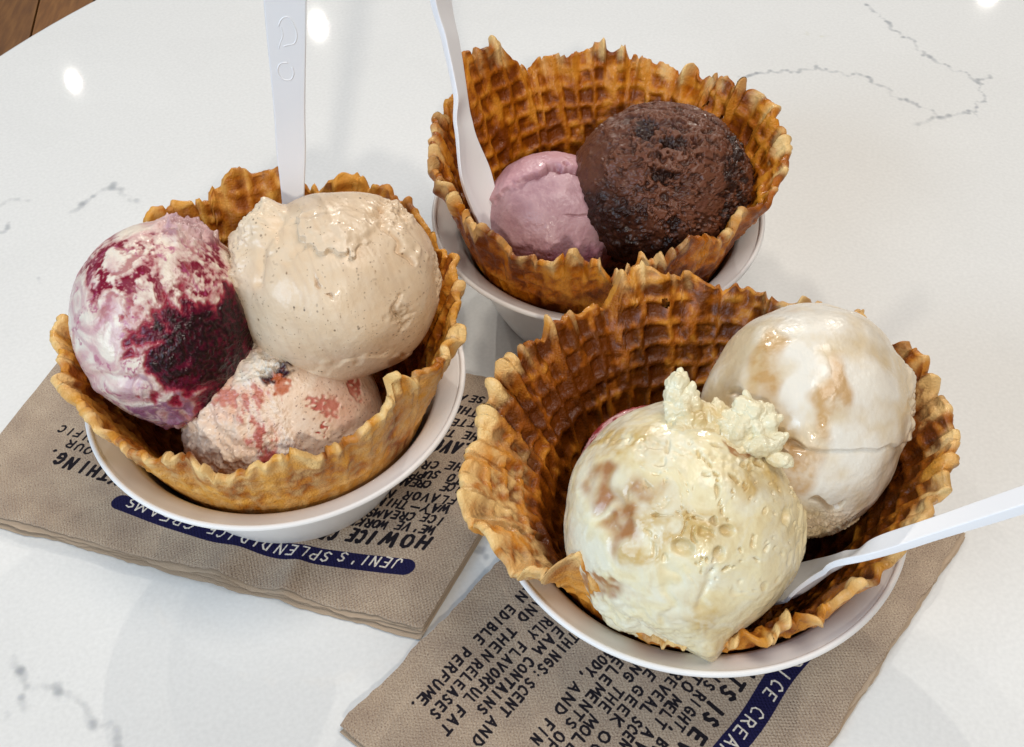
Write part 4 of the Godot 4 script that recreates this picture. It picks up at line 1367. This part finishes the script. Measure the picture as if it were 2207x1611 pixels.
# A moulded spoon along a line of stations: [point, half width, dish depth, depth of the turned-down edge]. face: the side that looks up.
func spoon_mesh(st: Array, face: Vector3, n: int, ka: int, kb: int) -> ArrayMesh:
	var P := PackedVector3Array()
	var nu := 0
	var cur := Curve3D.new()
	cur.bake_interval = 0.0004
	var lens := []
	for k in st.size():
		var a: Vector3 = st[maxi(k - 1, 0)][0]
		var b: Vector3 = st[mini(k + 1, st.size() - 1)][0]
		var tl := (b - a) / 6.0
		cur.add_point(st[k][0], -tl, tl)
	for k in st.size():
		lens.append(cur.get_closest_offset(st[k][0]))
	var total := cur.get_baked_length()
	for j in n:
		var s: float = lerpf(lens[ka], lens[kb], float(j) / (n - 1))
		var p := cur.sample_baked(s, true)
		var d := (cur.sample_baked(minf(s + 0.0008, total), true) - cur.sample_baked(maxf(s - 0.0008, 0.0), true)).normalized()
		var k := 0
		while k < st.size() - 2 and s > lens[k + 1]:
			k += 1
		var f := clampf((s - lens[k]) / maxf(lens[k + 1] - lens[k], 1e-6), 0.0, 1.0)
		f = smoothstep(0.0, 1.0, f)
		var w := lerpf(st[k][1], st[k + 1][1], f) * 0.001
		var dish := lerpf(st[k][2], st[k + 1][2], f) * 0.001
		var fl := lerpf(st[k][3], st[k + 1][3], f) * 0.001
		var across := d.cross(face).normalized()
		var up := across.cross(d).normalized()
		var th := minf(0.0010, fl)
		var e := minf(0.00028, w * 0.3)
		var tk := minf(0.0010, w * 0.4)
		var sec := []
		for i in 13:
			var x := -1.0 + i / 6.0
			x = signf(x) * (1.0 - pow(1.0 - absf(x), 1.5)) if absf(x) < 1.0 else x
			sec.append(Vector2(x * (w - e), -dish * (1.0 - x * x)))
		sec.append_array([Vector2(w - e * 0.3, -e * 0.3), Vector2(w, -e), Vector2(w, -fl + e * 0.5), Vector2(w - e * 0.5, -fl), Vector2(w - tk + e * 0.3, -fl), Vector2(w - tk, -fl + e * 0.3)])
		for i in 7:
			var x := 1.0 - i / 3.0
			sec.append(Vector2(x * (w - tk), -dish * (1.0 - x * x * 0.9) - th))
		sec.append_array([Vector2(-w + tk, -fl + e * 0.3), Vector2(-w + tk - e * 0.3, -fl), Vector2(-w + e * 0.5, -fl), Vector2(-w, -fl + e * 0.5), Vector2(-w, -e), Vector2(-w + e * 0.3, -e * 0.3)])
		nu = sec.size()
		for q in sec:
			P.append(p + across * q.x + up * q.y)
	# close the two ends of the whole spoon
	var rows := n
	var whole := PackedVector3Array()
	if ka == 0:
		whole.append_array(end_row(P, 0, nu))
		rows += 1
	whole.append_array(P)
	if kb == st.size() - 1:
		whole.append_array(end_row(P, (n - 1) * nu, nu))
		rows += 1
	return grid_mesh(whole, PackedColorArray(), PackedVector2Array(), nu, rows, true, true)

func end_row(P: PackedVector3Array, from: int, nu: int) -> PackedVector3Array:
	var c := Vector3.ZERO
	for i in nu:
		c += P[from + i] / nu
	var r := PackedVector3Array()
	for i in nu:
		r.append(c.lerp(P[from + i], 0.02))
	return r

func tube(pts: Array, r: float) -> ArrayMesh:
	var P := PackedVector3Array()
	var nu := 8
	for k in pts.size():
		var d: Vector3 = (pts[mini(k + 1, pts.size() - 1)] - pts[maxi(k - 1, 0)]).normalized()
		var a := d.cross(Vector3(0.3, 0.2, 1)).normalized()
		var b := d.cross(a)
		var rr := r if k > 0 and k < pts.size() - 1 else r * 0.1
		for i in nu:
			P.append(pts[k] + (a * cos(TAU * i / nu) + b * sin(TAU * i / nu)) * rr)
	return grid_mesh(P, PackedColorArray(), PackedVector2Array(), nu, pts.size(), true, true)

func make_spoons() -> void:
	# left bowl: stands upright behind the tan scoop
	var s1 := thing("plastic_spoon", Vector3(-0.066, 0.05, -0.29))
	tag(s1, "upright white plastic spoon with raised mark, standing behind the tan scoop", "spoon", "white plastic spoons in the bowls")
	var lo := Vector3(-0.0660, 0.0780, -0.2950)
	var dir := (Vector3(-0.0602, 0.1390, -0.3055) - lo).normalized()
	var o := -s1.position
	var face1 := Vector3(0.10, 0.25, 1.0).normalized()
	var st := [[lo - dir * 0.042 + o, 1.2, 0.3, 1.1], [lo - dir * 0.038 + o, 5.0, 1.4, 1.1], [lo - dir * 0.026 + o, 7.4, 3.0, 1.2], [lo - dir * 0.012 + o, 5.2, 1.6, 1.4], [lo - dir * 0.004 + o, 3.4, 0.0, 2.2],
		[lo + dir * 0.02 + o, 4.4, 0.0, 2.4], [lo + dir * 0.068 + o, 5.9, 0.0, 2.6], [lo + dir * 0.088 + o, 5.8, 0.0, 2.6], [lo + dir * 0.092 + o, 3.4, 0.0, 2.4]]
	part("bowl", spoon_mesh(st, face1, 70, 0, 4), M.plastic, s1)
	part("handle", spoon_mesh(st, face1, 90, 4, 8), M.plastic, s1)
	var ac := dir.cross(face1).normalized()
	var nf := ac.cross(dir).normalized()
	var mark := func(list: Array, at: float) -> Array:
		var c2 := Curve3D.new()
		for q in list:
			c2.add_point(lo + o + dir * (at + q.y * 0.001) + ac * q.x * 0.001 - nf * 0.00017)
		for k in c2.point_count:
			var tl := (c2.get_point_position(mini(k + 1, c2.point_count - 1)) - c2.get_point_position(maxi(k - 1, 0))) / 6.0
			c2.set_point_in(k, -tl)
			c2.set_point_out(k, tl)
		c2.bake_interval = 0.0002
		var r := []
		for k in 40:
			r.append(c2.sample_baked(c2.get_baked_length() * k / 39.0))
		return r
	part("raised_mark", tube(mark.call([Vector2(-2.2, 5.2), Vector2(-1.2, 7.6), Vector2(0.6, 8.4), Vector2(2.0, 6.6), Vector2(2.9, 3.4), Vector2(2.2, 0.8), Vector2(0.4, 0.2), Vector2(-1.2, -0.4)], 0.0490), 0.00030), M.plastic, s1)
	part("raised_mark", tube(mark.call([Vector2(-1.4, 4.6), Vector2(-1.0, 2.0), Vector2(-1.9, -0.6), Vector2(-2.3, -2.2)], 0.0500), 0.00026), M.plastic, s1)
	part("raised_mark", tube(mark.call([Vector2(0.4, 3.4), Vector2(-2.0, 3.0), Vector2(-2.9, 0.6), Vector2(-1.6, -1.6), Vector2(0.6, -1.8), Vector2(1.6, 0.0), Vector2(1.2, 2.4)], 0.0405), 0.00030), M.plastic, s1)
	# back bowl: leans in its left corner
	var s2 := thing("plastic_spoon", Vector3(-0.008, 0.04, -0.32))
	tag(s2, "white plastic spoon leaning in the back waffle bowl beside the mauve scoop", "spoon", "white plastic spoons in the bowls")
	o = -s2.position
	var face2 := Vector3(0.82, 0.10, 0.56).normalized()
	var neck := Vector3(-0.0141, 0.0800, -0.3455) + o
	st = [[Vector3(-0.0015, 0.0330, -0.3170) + o, 1.2, 0.3, 1.1], [Vector3(-0.0040, 0.0390, -0.3185) + o, 5.6, 1.4, 1.1], [Vector3(-0.0100, 0.0580, -0.3290) + o, 8.2, 3.2, 1.2], [Vector3(-0.0135, 0.0720, -0.3390) + o, 4.8, 1.6, 1.6], [neck, 3.0, 0.0, 2.0],
		[Vector3(-0.0166, 0.0935, -0.3555) + o, 3.6, 0.0, 2.2], [Vector3(-0.0196, 0.1060, -0.3640) + o, 4.4, 0.0, 2.4], [Vector3(-0.0235, 0.1420, -0.3800) + o, 5.2, 0.0, 2.4], [Vector3(-0.0239, 0.1450, -0.3814) + o, 3.0, 0.0, 2.2]]
	part("bowl", spoon_mesh(st, face2, 80, 0, 4), M.plastic, s2)
	part("handle", spoon_mesh(st, face2, 90, 4, 8), M.plastic, s2)
	# right bowl: lies over the rim and out of the picture
	var s3 := thing("plastic_spoon", Vector3(0.083, 0.06, -0.17))
	tag(s3, "white plastic spoon lying over the rim of the front right bowl, handle to the right", "spoon", "white plastic spoons in the bowls")
	o = -s3.position
	var face3 := Vector3(-0.10, 0.95, -0.28).normalized()
	var bend := Vector3(0.0845, 0.0675, -0.1680) + o
	var end := Vector3(0.1162, 0.0900, -0.1663) + o
	st = [[Vector3(0.0640, 0.0330, -0.1765) + o, 1.2, 0.3, 1.0], [Vector3(0.0655, 0.0345, -0.1765) + o, 5.0, 1.2, 1.0], [Vector3(0.0735, 0.0430, -0.1758) + o, 7.6, 2.8, 1.1], [Vector3(0.0800, 0.0560, -0.1725) + o, 5.0, 1.6, 1.5], [bend, 3.0, 0.0, 1.9],
		[bend.lerp(end, 0.35), 3.1, 0.0, 2.3], [end, 3.5, 0.0, 2.7], [end + (end - bend) * 0.9, 4.0, 0.0, 2.8], [end + (end - bend) * 0.97, 2.4, 0.0, 2.4]]
	part("bowl", spoon_mesh(st, face3, 80, 0, 4), M.plastic, s3)
	part("handle", spoon_mesh(st, face3, 100, 4, 8), M.plastic, s3)
